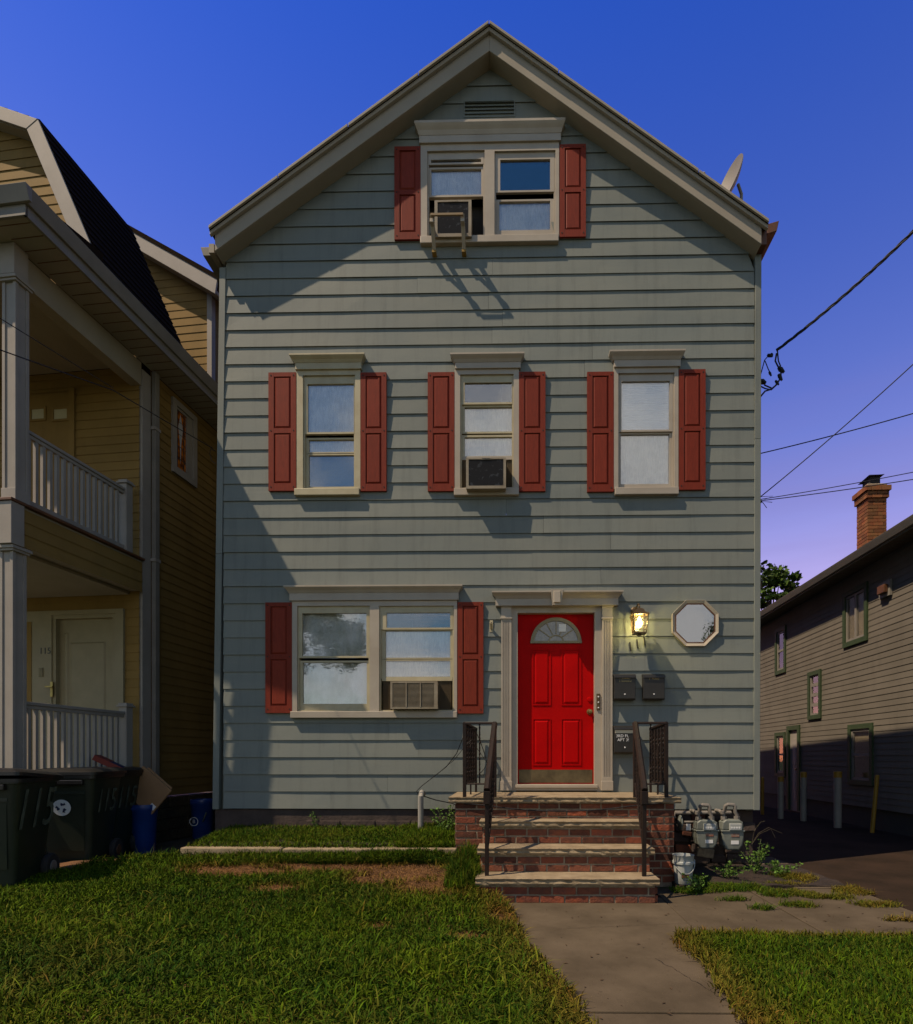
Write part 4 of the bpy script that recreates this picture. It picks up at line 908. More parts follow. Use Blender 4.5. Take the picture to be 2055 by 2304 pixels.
def meter(label, px0, px1, py0, py1):
    Yf = -.38; x0, x1 = PX(px0, Yf), PX(px1, Yf); z1, z0 = PZ(py0, Yf), PZ(py1, Yf); cx = (x0+x1)/2; w = (x1-x0)/2
    t = thing('gas_meter', label, 'gas meter', (cx, -.3, z0), 0, 'grey gas meters by the brick steps'); h = z1-z0
    prof = [(-.55, 0), (.55, 0), (.86, .18), (.97, .4), (1, .62), (1, .64)]
    pts = [(a*w, b*h) for a, b in [(-.55, 0), (.55, 0), (.85, .16), (.96, .38), (.98, .62), (-.98, .62), (-.96, .38), (-.85, .16)]]
    obj('meter_body', MB().prism(pts, -.08, .07), 'metergrey', t, bevel=.018, seg=3)
    obj('meter_flange', MB().box(-w*1.04, w*1.04, -.09, .08, h*.60, h*.66), 'metergrey', t, bevel=.008)
    obj('meter_top', MB().prism([(-w*.98, h*.66), (w*.98, h*.66), (w*.9, h*.92), (w*.6, h), (-w*.6, h), (-w*.9, h*.92)], -.075, .065), 'metergrey', t, bevel=.014, seg=3)
    ix = .12*w
    obj('index_box', MB().box(ix-.06, ix+.075, -.10, -.07, h*.66, h*.88), 'bucket', t, bevel=.006)
    mb = MB()
    for k in range(4): mb.lathe([(.0, -.002), (.011, -.002), (.011, 0)], (ix-.038+k*.028, -.10, h*.75), 10, 'y')
    obj('dial', mb, 'whitepaint', t)
    obj('label_plate', MB().box(ix-.035, ix+.05, -.084, -.081, h*.44, h*.55), mat('orange_label', (.28, .06, .02), .6, (.3, .25, .2), 25, 1), t)
    obj('label_plate', MB().box(ix-.04, ix+.045, -.084, -.081, h*.20, h*.32), 'whitepaint', t, label='white sticker')
    for k, (sx_, xx_, yt) in enumerate(((-1, -w*.62, 0), (1, w*.55, .16))):
        up = .05 if k == 0 else .13
        obj('union_nut', MB().lathe([(.0, .04), (.034, .04), (.034, 0), (.03, 0)], (xx_, -.0, h*.98), 8), 'pipegrey', t)
    obj('inlet_pipe', MB().tube([(-w*.62, 0, h), (-w*.62, .0, h+.06), (-w*.62-.03, .06, h+.09), (-w*.62-.03, .17, h+.085)], .02, 10), 'pipegrey', t)
    obj('outlet_pipe', MB().tube([(w*.55, 0, h), (w*.55, 0, h+.05), (w*.40, 0, h+.08), (w*.38, 0.0, h+.14), (w*.28, .0, h+.16), (-w*.25, .0, h+.165), (-w*.40, .02, h+.15), (-w*.42, .05, h+.08)], .021, 10), 'pipegrey', t)
    obj('valve', MB().box(-w*.9, -w*.62, -.035, .02, h+.05, h+.10), 'pipegrey', t, bevel=.01)
    return t
meter('left grey gas meter, nearer the brick steps', 1567, 1618, 1845, 1909)
meter('right grey gas meter, nearer the corner of the sage house', 1625, 1676, 1844, 1912)
# loose bricks and stones under the meters
for (px, py, s1, s2, m_, lb) in ((1548, 1877, .12, .06, 'brick', 'loose brown brick chunk set in the dark wall left of the gas meters'), (1590, 1920, .2, .11, 'mortar', 'flat tan stone leaning under the left gas meter')):
    x_, z_ = P(px, py, -.0); o = obj('stone', MB().box(-s1/2, s1/2, -.04, .06, -s2/2, s2/2), m_, bevel=.012); o.location = (x_, .06, z_); o.rotation_euler = (0, R(9), 0); tag(o, lb, 'stone')
# rough rubble foundation at the meters
rub = thing('rubble_foundation', 'dark rough rubble foundation wall behind the gas meters', 'foundation', (2.3, .06, 0))
for i in range(5):
    for j in range(6):
        if random.random() < .12: continue
        x_ = 1.72+j*.2+random.uniform(-.03, .03)-2.3; z_ = .02+i*.125; w_ = random.uniform(.14, .2); h_ = random.uniform(.09, .12)
        b = bmesh_brick(w_, .07, h_, i*10+j); b.v = [(q[0]+x_+random.uniform(-.012, .012), q[1]-.02+random.uniform(-.02, .01), q[2]+z_+random.uniform(-.01, .01)) for q in b.v]
        if x_+w_ < .58: obj('rubble_stone', b, 'found' if random.random() < .75 else 'brick', rub, bevel=.012)
# bucket
bkx, bky = PX(1538, -1.05), -1.05
bk = thing('bucket', 'dirty white plastic bucket beside the brick steps', 'bucket', (bkx, bky, .01))
obj('bucket_body', MB().lathe([(0, 0), (.075, 0), (.082, .012), (.09, .1), (.096, .2), (.108, .205), (.108, .225), (.098, .23), (.104, .285), (.108, .29), (.100, .29), (.092, .2), (.078, .02), (0, .015)], (0, 0, 0), 28), 'bucket', bk)
obj('handle', MB().tube([(.105*math.cos(a), -.02-.09*math.sin(a), .245-.13*math.sin(a)) for a in [math.pi*i/14 for i in range(15)]], .004, 6), 'bucket', bk)
obj('bucket_print', MB().box(-.04, .03, -.094, -.088, .075, .105), 'brick', bk)

# ============================================================ TAN HOUSE ON THE LEFT (local frame: x outward from the side wall, y along it)
LF = Frame(-5.075, -1.1, R(-5.8))
Lh = thing('house', 'tan clapboard house with dark gambrel roof and two-storey white porch, left of the sage house', 'house', (LF.ox, LF.oy, 0), LF.a)
PB = 1.80                     # depth of the porch
FLR, DK0, DK1, CEIL, EAVE = .93, 3.44, 3.86, 6.38, 6.48
# side wall window (stained glass)
v0, zt0 = LF.atu(386, 893, 0); v1, zt1 = LF.atu(440, 939, 0); _, zb0 = LF.atu(386, 1058, 0); _, zb1 = LF.atu(440, 1100, 0)
wz0, wz1 = (zb0+zb1)/2, (zt0+zt1)/2
hole_s = [(v0+.08, wz0+.09, v1-.08, wz1-.08)]
boards(Lh, 'siding_board', 'tan', lambda z: PB+.17, lambda z: 13.0, .74, EAVE-.002, .12, lambda u, d, z: (d-.02, u, z), hole_s, ybut=.020, ytop=.010, sub=1.2, joints=False, seed=11)
def side_plate(rect, holes, x0, x1):     # plate facing +x in (y,z)
    mb = MB().plate(rect, holes, -x1, -x0); mb.v = [(-b, a, c_) for a, b, c_ in mb.v]; return mb
wn = obj('window', side_plate((v0, wz0, v1, wz1), hole_s, -.01, .03), 'white', Lh, bevel=.004, label='stained glass window')
g = hole_s[0]
obj('window_frame', side_plate(g, [(g[0]+.025, g[1]+.03, g[2]-.12, g[3]-.03)], -.03, .005), 'white', wn)
obj('stained_glass', MB().box(-.022, -.018, g[0]+.01, g[2]-.1, g[1]+.02, g[3]-.02), 'amber', wn)
mb = MB(); yc_ = (g[0]+g[2]-.1)/2
for k in range(1, 5): z = g[1]+(g[3]-g[1])*k/5; mb.box(-.0175, -.013, g[0]+.02, g[2]-.11, z-.004, z+.004)
for q in (-.07, .07): mb.box(-.0172, -.0135, yc_+q-.004, yc_+q+.004, g[1]+.02, g[3]-.02)
obj('lead_came', mb, 'black', wn)
obj('stained_motif', MB().prism([(yc_-.05, g[3]-.25), (yc_, g[3]-.06), (yc_+.05, g[3]-.25), (yc_+.012, g[1]+.4), (yc_, g[1]+.12), (yc_-.012, g[1]+.4)], -.0178, -.0145, 'x'), 'whiteglass', wn)
# front wall behind the porch (facing -y)
ud0, zd = LF.atv(130, 1394, PB); ud1, _ = LF.atv(257, 1394, PB); uc0, _ = LF.atv(111, 1380, PB); uc1, zc = LF.atv(283, 1371, PB)
ue0, ze = LF.atv(71-20, 884, PB); ue1, _ = LF.atv(160, 884, PB); uf1, zf = LF.atv(172, 876, PB)
hf = [(uc0-.55, FLR-.05, uc1-.03, zc-.02), (ue0-.1, DK1-.02, uf1-.02, zf-.02)]
boards(Lh, 'siding_board', 'tan', lambda z: -2.6, lambda z: -.02, FLR, CEIL+.04, .115, lambda u, d, z: (u, PB-d, z), hf, ybut=.018, ytop=.009, sub=1.2, joints=False, seed=12)
ent = obj('door_surround', MB().plate((uc0-.6, FLR, uc1, zc), [(ud0-.05, FLR, ud1+.05, zd+.05)], PB-.045, PB+.02), 'cream2', Lh, bevel=.004)
mb = MB().plate((ud0-.05, FLR, ud1+.05, zd+.05), [(ud0, FLR, ud1, zd)], PB-.03, PB+.03); obj('door_frame', mb, 'cream2', ent)
dl = obj('door', MB().box(ud0, ud1, PB+.03, PB+.07, FLR, zd), 'cream2', Lh, label='cream ground floor front door')
dw = ud1-ud0; dh = zd-FLR
for (a, b, c_, d_) in ((.2, .82, .30, .86), (.08, .17, .08, .92)):
    obj('raised_panel', MB().frus(ud0+dw*a, ud0+dw*b, FLR+dh*c_, FLR+dh*d_, .02, PB+.029, PB+.018), 'cream2', dl)
obj('door_knob', MB().lathe([(0, -.05), (.03, -.045), (.032, -.03), (.012, -.01), (.03, 0)], (ud0+.05, PB+.03, FLR+.95), 12, 'y'), 'black', dl)
obj('side_panel', MB().box(uc0-.56, uc0-.22, PB-.052, PB-.045, FLR+.1, zc-.14), 'tan', ent, label='tan side panel')
x_, z_ = LF.atv(101, 1465, PB-.05); text('house_number', '115', .12, (x_, PB-.047, z_), (R(90), 0, 0), 'black', Lh, ext=.002)
x_, z_ = LF.atv(92, 1513, PB-.05); obj('mail_slot', MB().box(x_-.03, x_+.03, PB-.054, PB-.046, z_-.06, z_+.06), 'kick', Lh)
x_, z_ = LF.atv(117, 1551, PB-.05); obj('door_handle', MB().box(x_-.018, x_+.018, PB-.06, PB-.046, z_-.1, z_+.1).box(x_-.06, x_+.05, PB-.1, PB-.08, z_+.02, z_+.04), 'brass', Lh)
du = obj('door', MB().plate((ue0, DK1, ue1, ze), [], PB+.0, PB+.04), 'tan', Lh, label='tan upstairs porch door with two small lights')
obj('door_frame', MB().plate((ue0-.1, DK1, uf1, zf), [(ue0, DK1-.01, ue1, ze)], PB-.04, PB+.03), 'tan', du)
for (a, b) in ((72, 100), (122, 152)):
    x0_, z1_ = LF.atv(a, 922, PB); x1_, z0_ = LF.atv(b, 942, PB)
    obj('door_light', MB().box(x0_, x1_, PB-.004, PB-.001, z0_, z1_), 'dooryellow', du)
    obj('light_frame', MB().plate((x0_-.03, z0_-.03, x1_+.03, z1_+.03), [(x0_, z0_, x1_, z1_)], PB-.012, PB+.001), 'tan', du)
# porch structure
obj('porch_floor', MB().box(-3, .03, -.05, PB, FLR-.16, FLR), 'white', Lh, bevel=.004)
obj('porch_ceiling', MB().box(-3, -.16, .16, PB-.02, DK0-.02, DK0+.02), 'soffit', Lh)
obj('porch_ceiling', MB().box(-3, -.16, .16, PB-.02, CEIL+.04, CEIL+.08), 'soffit', Lh)
bd = thing_ = None
boards(Lh, 'deck_siding', 'tan', lambda z: -.02, lambda z: PB-.02, DK0, DK1-.03, .13, lambda u, d, z: (d+.012, u, z), (), sub=1, joints=False, seed=21)
boards(Lh, 'deck_siding', 'tan', lambda z: -3.0, lambda z: -.10, DK0, DK1-.03, .13, lambda u, d, z: (u, -.02-d, z), (), sub=1, joints=False, seed=22)
obj('deck', MB().box(-3, .01, -.018, PB-.01, DK0+.022, DK1-.005), 'soffit', Lh)
obj('deck_edge', MB().box(-3, .055, -.07, PB-.0, DK1-.002, DK1+.028), 'brown', Lh, bevel=.005)
obj('deck_corner', MB().box(-.11, .04, -.055, .09, DK0-.01, DK1-.004), 'white', Lh, bevel=.004)
def column(y0, z0, z1, w=.155, panel=True, x1=0.0):
    c_ = obj('column', MB().box(x1-w+.012, x1-.012, y0+.012, y0+w-.012, z0, z1), 'white', Lh)
    mb = MB()
    for (a, b) in ((x1-w, x1-w+.035), (x1-.035, x1)): mb.box(a, b, y0, y0+.035, z0+.002, z1-.002)
    for (a, b) in ((x1-w, x1-w+.035), (x1-.035, x1)): mb.box(a, b, y0+w-.035, y0+w, z0+.002, z1-.002)
    obj('column_edge', mb, 'white', c_, bevel=.003)
    mb = MB().box(x1-w-.02, x1+.02, y0-.02, y0+w+.02, z1-.035, z1).box(x1-w-.035, x1+.035, y0-.035, y0+w+.035, z1-.012, z1+.02)
    obj('capital', mb, 'white', c_, bevel=.004); obj('column_base', MB().box(x1-w-.006, x1+.006, y0-.006, y0+w+.006, z0, z0+.12), 'white', c_, bevel=.004)
column(0, FLR, DK0-.035); column(0, DK1+.03, 6.14, x1=.03)
obj('column', MB().box(-.145, .012, PB, PB+.16, .8, EAVE-.09), 'white', Lh, bevel=.004)
obj('beam', MB().box(-.15, .0, -.0, PB, 6.17, EAVE-.004), 'soffit', Lh, bevel=.004)
obj('beam', MB().box(-3, -.152, .0, .15, 6.17, EAVE-.004), 'white', Lh, bevel=.004)
obj('corner_block', MB().box(-.12, .045, -.03, .13, 6.165, EAVE-.006), 'white', Lh, bevel=.004)
# eave soffit, fascia, gutter of the porch roof
obj('soffit', MB().box(.001, .40, -.25, 13, EAVE, EAVE+.018), 'soffit', Lh)
obj('soffit', MB().box(-3, .0, -.25, .0, EAVE, EAVE+.018), 'soffit', Lh)
mb = MB()
for k in range(90): mb.box(.04, .395, -.2+k*.145, -.192+k*.145, EAVE-.003, EAVE+.001)
obj('soffit_groove', mb, 'brown', Lh)
obj('fascia', MB().box(.401, .43, -.28, 13, EAVE-.005, EAVE+.13), 'gutter', Lh, bevel=.003)
obj('fascia', MB().box(-3, .43, -.281, -.252, EAVE-.005, EAVE+.13), 'gutter', Lh, bevel=.003)
obj('gutter', MB().prism([(.431, EAVE+.10), (.46, EAVE+.10), (.50, EAVE+.22), (.505, EAVE+.235), (.431, EAVE+.235)], -.29, 13), 'gutter', Lh, bevel=.003)
obj('gutter', MB().prism([(-.282, EAVE+.10), (-.31, EAVE+.10), (-.35, EAVE+.22), (-.355, EAVE+.235), (-.282, EAVE+.235)], -3, .505, 'x'), 'gutter', Lh, bevel=.003)
obj('porch_roof', MB().prism([(-.30, EAVE+.20), (-.30, EAVE+.23), (.66, EAVE+.42), (.66, EAVE+.2)], -3, .43, 'x'), 'shingle', Lh)
# gambrel roof
GV = .62
pr = [(.44, EAVE+.27), (-.31, 8.43), (-3.3, 9.74)]
def shing(p0, p1, y0, y1, n, thick=.012):
    mb = MB(); p0, p1 = Vector(p0), Vector(p1); d = (p1-p0); nrm = Vector((-d.y, d.x)).normalized(); nrm = nrm if nrm.x > 0 or nrm.y > 0 else -nrm
    if nrm.y < 0: nrm = -nrm
    for i in range(n):
        a = p0+d*(i/n); b = p0+d*((i+1)/n); A = a+nrm*thick; B = b+nrm*.002
        mb.add([(A.x, y0, A.y), (A.x, y1, A.y), (B.x, y1, B.y), (B.x, y0, B.y), (a.x, y0, a.y), (a.x, y1, a.y)], [(0, 3, 2, 1), (0, 1, 5, 4)])
    return mb
rf = obj('roof', MB().prism([pr[0], pr[1], pr[2], (-6.4, 8.43), (-7.0, EAVE+.27), (-6.9, EAVE+.2), (-6.25, 8.33), (-3.3, 9.66), (-.38, 8.36), (.36, EAVE+.2)], GV, 2.02), 'shingle', Lh)
so_ = obj('shingle_courses', shing(pr[0], pr[1], GV-.01, 2.02, 14, .014), 'shingle', rf); obj('shingle_courses', shing(pr[1], pr[2], GV-.01, 2.02, 22), 'shingle', rf)
# rake boards
def rake(p0, p1, w, y0, y1, m_='white'):
    p0, p1 = Vector(p0), Vector(p1); d = (p1-p0).normalized(); n_ = Vector((-d.y, d.x)); n_ = -n_ if n_.y > 0 else n_
    return obj('rake_board', MB().prism([tuple(p0), tuple(p1), tuple(p1+n_*w), tuple(p0+n_*w)], y0, y1), m_, Lh, bevel=.004)
k_in = (-.37, 8.19)
obj('rake_board', MB().prism([(.44, EAVE+.25), (-.31, 8.42), (-.45, 8.33), (.27, EAVE+.22)], GV-.03, GV-.002), 'white', Lh, bevel=.004)
obj('rake_board', MB().prism([(-.312, 8.422), (-3.3, 9.73), (-3.3, 9.57), (-.452, 8.33)], GV-.034, GV-.006), 'white', Lh, bevel=.004)
obj('rake_soffit', MB().prism([(-.34, 8.36), (-3.3, 9.66), (-3.3, 9.57), (-.45, 8.325), (.26, EAVE+.22), (.36, EAVE+.24)], GV-.001, GV+.14), 'soffit', Lh)
boards(Lh, 'siding_board', 'tan', lambda z: -3.2, lambda z: (.33-(z-EAVE-.22)*.465 if z < 8.34 else -.43-(z-8.34)*2.3), EAVE+.22, 9.5, .115, lambda u, d, z: (u, GV+.15-d, z), (), sub=1.5, joints=False, seed=31)
obj('roof_deck', MB().box(-3.2, .42, 2.03, 13, EAVE+.16, EAVE+.24), 'shingle', Lh); obj('gable_back', MB().prism([(.34, EAVE+.25), (-.36, 8.35), (-3.3, 9.64), (-6.3, 8.3), (-6.9, EAVE+.25)], 1.95, 2.0), 'tan', Lh)
# rear dormer
rd0 = LF.atv(281, 503, 3.05); rd1 = LF.atv(494, 622, 3.05); md = (rd0[1]-rd1[1])/(rd1[0]-rd0[0])
pu0 = LF.atv(467, 700, 3.25)[0]; pu1 = LF.atv(478, 700, 3.25)[0]
pz = lambda u, off=0: rd1[1]+(rd1[0]-u)*md+off
obj('dormer_roof', MB().prism([(rd1[0], rd1[1]), (rd0[0]-2.2, pz(rd0[0]-2.2)), (rd0[0]-2.2, pz(rd0[0]-2.2)-.07), (rd1[0], rd1[1]-.07)], 3.02, 13), 'shingle', Lh)
obj('rake_board', MB().prism([(rd1[0]-.02, rd1[1]-.03), (rd0[0]-2.2, pz(rd0[0]-2.2)-.03), (rd0[0]-2.2, pz(rd0[0]-2.2)-.26), (rd1[0]-.06, rd1[1]-.27)], 3.03, 3.06), 'white', Lh, bevel=.004)
obj('rake_soffit', MB().box(0, .001, 3.06, 3.07, 8, 8.01) if 0 else MB().prism([(rd1[0]-.05, rd1[1]-.2), (rd0[0]-2, pz(rd0[0]-2)-.2), (rd0[0]-2, pz(rd0[0]-2)-.22), (rd1[0]-.06, rd1[1]-.24)], 3.061, 3.3), 'soffit', Lh)
boards(Lh, 'siding_board', 'tan', lambda z: -3.0, lambda z: min(pu0, rd1[0]+(rd1[1]-.22-z)/md) if z > rd1[1]-.6 else pu0, EAVE+.2, 10.0, .125, lambda u, d, z: (u, 3.27-d, z), (), sub=2, joints=False, seed=32)
obj('corner_board', MB().box(pu0, pu1, 3.235, 3.33, EAVE+.1, pz(pu1)-.2), 'white', Lh, bevel=.004)
obj('dormer_wall', MB().box(pu1-.06, pu1-.02, 3.331, 12.9, EAVE+.1, pz(pu1)-.1), 'tan', Lh)
# railings of both porches
def prail(zf_, zt, y1_, xin, lab=None):
    t = obj('porch_railing', MB().box(xin-.035, xin+.035, .16, y1_, zt-.035, zt).box(xin-.022, xin+.022, .16, y1_, zt-.075, zt-.036), 'white', Lh, bevel=.004); obj('bottom_rail', MB().box(xin-.02, xin+.02, .16, y1_, zf_+.06, zf_+.11), 'white', t, bevel=.004)
    n = 15
    for k in range(n): y = .2+(y1_-.25)*(k+.5)/n; obj('baluster', MB().box(xin-.017, xin+.017, y-.017, y+.017, zf_+.111, zt-.076), 'white', t)
    obj('newel_post', MB().box(xin-.055, xin+.055, y1_, y1_+.11, zf_, zt+.06).box(xin-.075, xin+.075, y1_-.02, y1_+.13, zt+.06, zt+.085).box(xin-.06, xin+.06, y1_-.005, y1_+.115, zt+.085, zt+.11), 'white', t, bevel=.004)
prail(DK1+.02, 4.72, 1.56, -.075); prail(FLR, 1.86, 1.56, -.075)
obj('step_rail', MB().box(-.075-.03, -.075+.03, .16, 1.56, FLR+.0, FLR+.03), 'white', Lh)
# downspout
vd = LF.atu(351, 1200, .05)[0]; dsp = obj('downspout', MB().box(.015, .075, vd-.04, vd+.04, LF.atu(351, 1765, .05)[1], EAVE-.02), 'gutter', Lh, bevel=.006)
for py in (967, 1262): z = LF.atu(351, py, .05)[1]; obj('pipe_strap', MB().box(.005, .082, vd-.055, vd+.055, z-.02, z+.02), 'white', dsp)
obj('downspout_shoe', MB().box(.01, .09, vd-.05, vd+.05, LF.atu(351, 1775, .05)[1], LF.atu(351, 1762, .05)[1]), 'white', dsp, bevel=.005)
# block foundation
fb = obj('foundation', MB().box(-.3, -.08, PB, 13, .0, .72).box(-3, -.08, .1, PB, .0, FLR-.17), 'found', Lh)
for j in range(4):
    y = PB-.2*(j % 2)
    while y < 6: obj('block', MB().box(-.079, -.035+random.uniform(-.008, .012), y+.008, y+.39, .095+j*.157, .243+j*.157), 'block', fb, bevel=.012); y += .4
obj('lattice', MB().box(-.06, -.03, .0, PB, .09, FLR-.17), 'white', Lh)
nx, nz = LF.atu(103, 538, .03)
wnst = obj('wasp_nest', MB().lathe([(0, -.09), (.05, -.08), (.085, -.04), (.09, 0), (.075, .05), (.03, .08), (0, .085)], (0, 0, 0), 14), 'nest'); wnst.location = (LF.ox+LF.ex[0]*.09+LF.ey[0]*nx, LF.oy+LF.ex[1]*.09+LF.ey[1]*nx, nz)
tag(wnst, 'round dark brown lump under the porch eave of the tan house', 'wasp nest')

# ============================================================ GREIGE HOUSE ON THE RIGHT (local: y along wall, wall faces -x)
RF = Frame(6.36, 0, R(-1.6))
Rh = thing('house', 'low greige clapboard house with green trimmed windows, across the driveway on the right', 'house', (RF.ox, RF.oy, 0), RF.a)
def rrect(pf, pn, yt, yb): # far px, near px, top py and bottom py measured at near edge
    vf, _ = RF.atu(pf, 1500, 0); vn, z1_ = RF.atu(pn, yt, 0); _, z0_ = RF.atu(pn, yb, 0); return (vn, z0_, vf, z1_)
rw = [rrect(1901, 1956, 1308, 1440), rrect(1747.5, 1771, 1406, 1512), rrect(1821.5, 1851, 1505, 1616), rrect(1747, 1770, 1647, 1748), rrect(1912.5, 1968, 1626, 1769)]
rd = rrect(1774.5, 1803, 1631, 1841); rd = (rd[0], .05, rd[2], rd[3])
hl = [(a+.05, b+.05, c_-.05, d_-.05) for a, b, c_, d_ in rw]+[(rd[0]+.02, 0, rd[2]-.02, rd[3]-.02)]
EZ = 4.72
boards(Rh, 'siding_board', 'greige', lambda z: -3.0, lambda z: 15.0, .36, EZ+.1, .106, lambda u, d, z: (-d, u, z), hl, ybut=.016, ytop=.007, sub=3, joints=False, seed=41)
def wplate(rect, holes_, x0, x1):
    mb = MB().plate(rect, holes_, x0, x1); mb.v = [(b, a, c_) for a, b, c_ in mb.v]; return mb
specs = [('slider',), ('dh',), ('quad',), ('dh',), ('dh',)]
for r, sp_ in zip(rw, specs):
    tw = .09; inn = (r[0]+tw, r[1]+tw, r[2]-tw, r[3]-tw)
    w_ = obj('window', wplate(r, [inn], -.045, .02), 'green', Rh, bevel=.004)
    if sp_[0] == 'slider': pn = [(inn[0]+.04, inn[1]+.05, (inn[0]+inn[2])/2-.03, inn[3]-.05), ((inn[0]+inn[2])/2+.03, inn[1]+.05, inn[2]-.04, inn[3]-.05)]
    elif sp_[0] == 'quad': hh = (inn[3]-inn[1])/4; pn = [(inn[0]+.05, inn[1]+hh*k+.04, inn[2]-.05, inn[1]+hh*(k+1)-.03) for k in range(4)]
    else: zm = (inn[1]+inn[3])/2; pn = [(inn[0]+.05, inn[1]+.05, inn[2]-.05, zm-.025), (inn[0]+.05, zm+.025, inn[2]-.05, inn[3]-.05)]
    obj('sash', wplate(inn, pn, -.02, .02), 'gutter', w_, bevel=.003)
    for p in pn:
        mb = MB().box(.0, .004, p[0], p[2], p[1], p[3]); obj('pane', mb, 'glass', w_)
        obj('window_shade', MB().box(.03, .034, p[0]-.02, p[2]+.02, p[1]-.02, p[3]+.02), 'pane', w_)
fr = (rd[0]+.1, 0, rd[2]-.1, rd[3]-.1)
ds = obj('door_surround', wplate(rd, [fr], -.05, .03), 'green', Rh, bevel=.004)
dd = obj('door', MB().box(.0, .04, fr[0], fr[2], .03, fr[3]), 'white', Rh, label='grey-white side door')
obj('raised_panel', MB().box(-.008, .0, fr[0]+.15, fr[2]-.15, 1.1, fr[3]-.2).box(-.008, .0, fr[0]+.15, fr[2]-.15, .25, .95), 'white', dd, bevel=.006)
obj('door_knob', MB().lathe([(0, -.05), (.03, -.04), (.03, -.02), (.01, 0)], (0, fr[0]+.1, 1.0), 10, 'x'), 'brass', dd)
obj('foundation', MB().box(.02, .3, -3, 15, -.05, .358), mat('green_foundation', (.04, .045, .032), .9, (.03, .032, .025), 4, .8, .3, 40), Rh)
obj('wall', MB().box(.021, .15, -3, -2.9, .36, EZ).box(.5, 8, 14.9, 15, .0, EZ).box(.021, 8, -3.12, -3.001, .0, EZ), 'greige', Rh)
vv = rrect(1986, 2011, 1302, 1338); vt = obj('dryer_vent', wplate(vv, [], -.06, -.02), 'gutter', Rh, bevel=.01)
obj('vent_hood', MB().box(-.13, -.06, vv[0]+.05, vv[2]-.06, vv[1]+.06, vv[3]-.07), 'brown', vt, bevel=.01)
OV = .36
obj('soffit', MB().box(-OV, .02, -3.3, 15.2, EZ+.04, EZ+.06), 'greige', Rh)
mb = MB()
for k in range(120): mb.box(-OV+.01, -.02, -3.2+k*.15, -3.192+k*.15, EZ+.037, EZ+.041)
obj('soffit_groove', mb, 'brown', Rh)
obj('fascia', MB().box(-OV-.02, -OV-.001, -3.3, 15.2, EZ+.03, EZ+.17), 'gutter', Rh)
obj('gutter', MB().prism([(-OV-.021, EZ+.06), (-OV-.06, EZ+.06), (-OV-.10, EZ+.15), (-OV-.11, EZ+.175), (-OV-.021, EZ+.175)], -3.35, 15.2), 'gutter', Rh, bevel=.003)
RS = .36
obj('roof', MB().prism([(-OV-.03, EZ+.17), (4, EZ+.17+RS*(4+OV)), (8.4, EZ+.17), (8.4, EZ+.1), (4, EZ+.05+RS*(4+OV)), (-OV-.03, EZ+.10)], -3.3, 15.2), 'shingle', Rh)
# chimney: px 1937..1996 front, py 1086 top
CY = 5.6; cxl, _ = RF.atv(1953, 1200, CY); cxr, _ = RF.atv(1996, 1200, CY); _, ctop = RF.atv(1953, 1093, CY)
cdp = .40; cz0 = EZ+.5
ch = obj('chimney', MB().box(cxl+.03, cxr-.03, CY+.03, CY+cdp-.03, cz0, ctop-.01), 'mortar', Rh, label='orange brick chimney with metal cap')
z = cz0; row = 0
while z < ctop-.05:
    pj = .035 if z > ctop-.30 else 0; pj += .03 if z > ctop-.17 else 0
    hh = .062 if z < ctop-.12 else .1
    for face in ('y', 'x'):
        a0, a1 = (cxl-pj, cxr+pj) if face == 'y' else (CY-pj+.0, CY+cdp+pj); x_ = a0; first = True
        while x_ < a1-.03:
            w = .11 if (first and row % 2) else .21; w = min(w, a1-x_)
            if face == 'y': b = MB().box(x_+.004, x_+w-.004, CY-pj+random.uniform(-.003, .003), CY+.04, z, z+hh-.0)
            else: b = MB().box(cxl-pj+random.uniform(-.003, .003)-.001, cxl+.028, x_+.004+.02, x_+w-.004+.02, z+.0005, z+hh-.0005)
            obj('brick', b, 'obrick', ch); x_ += w; first = False
    z += hh+.010; row += 1
obj('chimney_crown', MB().box(cxl-.01, cxr+.01, CY-.01, CY+cdp, ctop-.012, ctop+.05), 'mortar', ch, bevel=.02)
mb = MB().box(cxl+.08, cxr-.10, CY+.06, CY+.34, ctop+.05, ctop+.22)
obj('flue', mb, 'dark', ch)
mb = MB(); mb.add([(cxl+.02, CY+.0, ctop+.22), (cxr-.04, CY+.0, ctop+.24), (cxr-.04, CY+.42, ctop+.24), (cxl+.02, CY+.42, ctop+.21), (cxl+.10, CY+.1, ctop+.28), (cxr-.10, CY+.1, ctop+.28), (cxr-.10, CY+.3, ctop+.28), (cxl+.10, CY+.3, ctop+.28)],
        [(3, 2, 1, 0), (4, 5, 6, 7), (0, 1, 5, 4), (1, 2, 6, 5), (2, 3, 7, 6), (3, 0, 4, 7)])
obj('flue_cap', mb, 'wire', ch)
# bollards
def bollard(label, px, ytop, ybot, w, m_, lean=0, cap=None):
    s_ = (ybot-HY)/(EYE+.012); Y = F/s_-DIST; x_ = PX(px, Y); h = (ybot-ytop)/s_; r_ = w/2/s_
    t = thing('bollard', label, 'bollard', (x_, Y, -.012)); 
    obj('post', MB().lathe([(r_, 0), (r_, h*.55), (r_*1.0, h), (r_*.8, h+.008), (0, h+.01)], (0, 0, 0), 16), m_, t)
    if cap: obj('post_cap', MB().lathe([(r_*1.08, h-.10), (r_*1.08, h+.004), (r_*.8, h+.012), (0, h+.014)], (0, 0, 0), 16), cap, t)
    t.rotation_euler = (0, lean, 0); return t
bollard('white post with dull yellow top, nearest of the white posts by the greige house', 1885.5, 1737, 1861, 16, 'pvc', 0, 'yellow')
bollard('white post with yellow top just right of the side door', 1808.5, 1738, 1846, 12.5, 'pvc', 0, 'yellow')
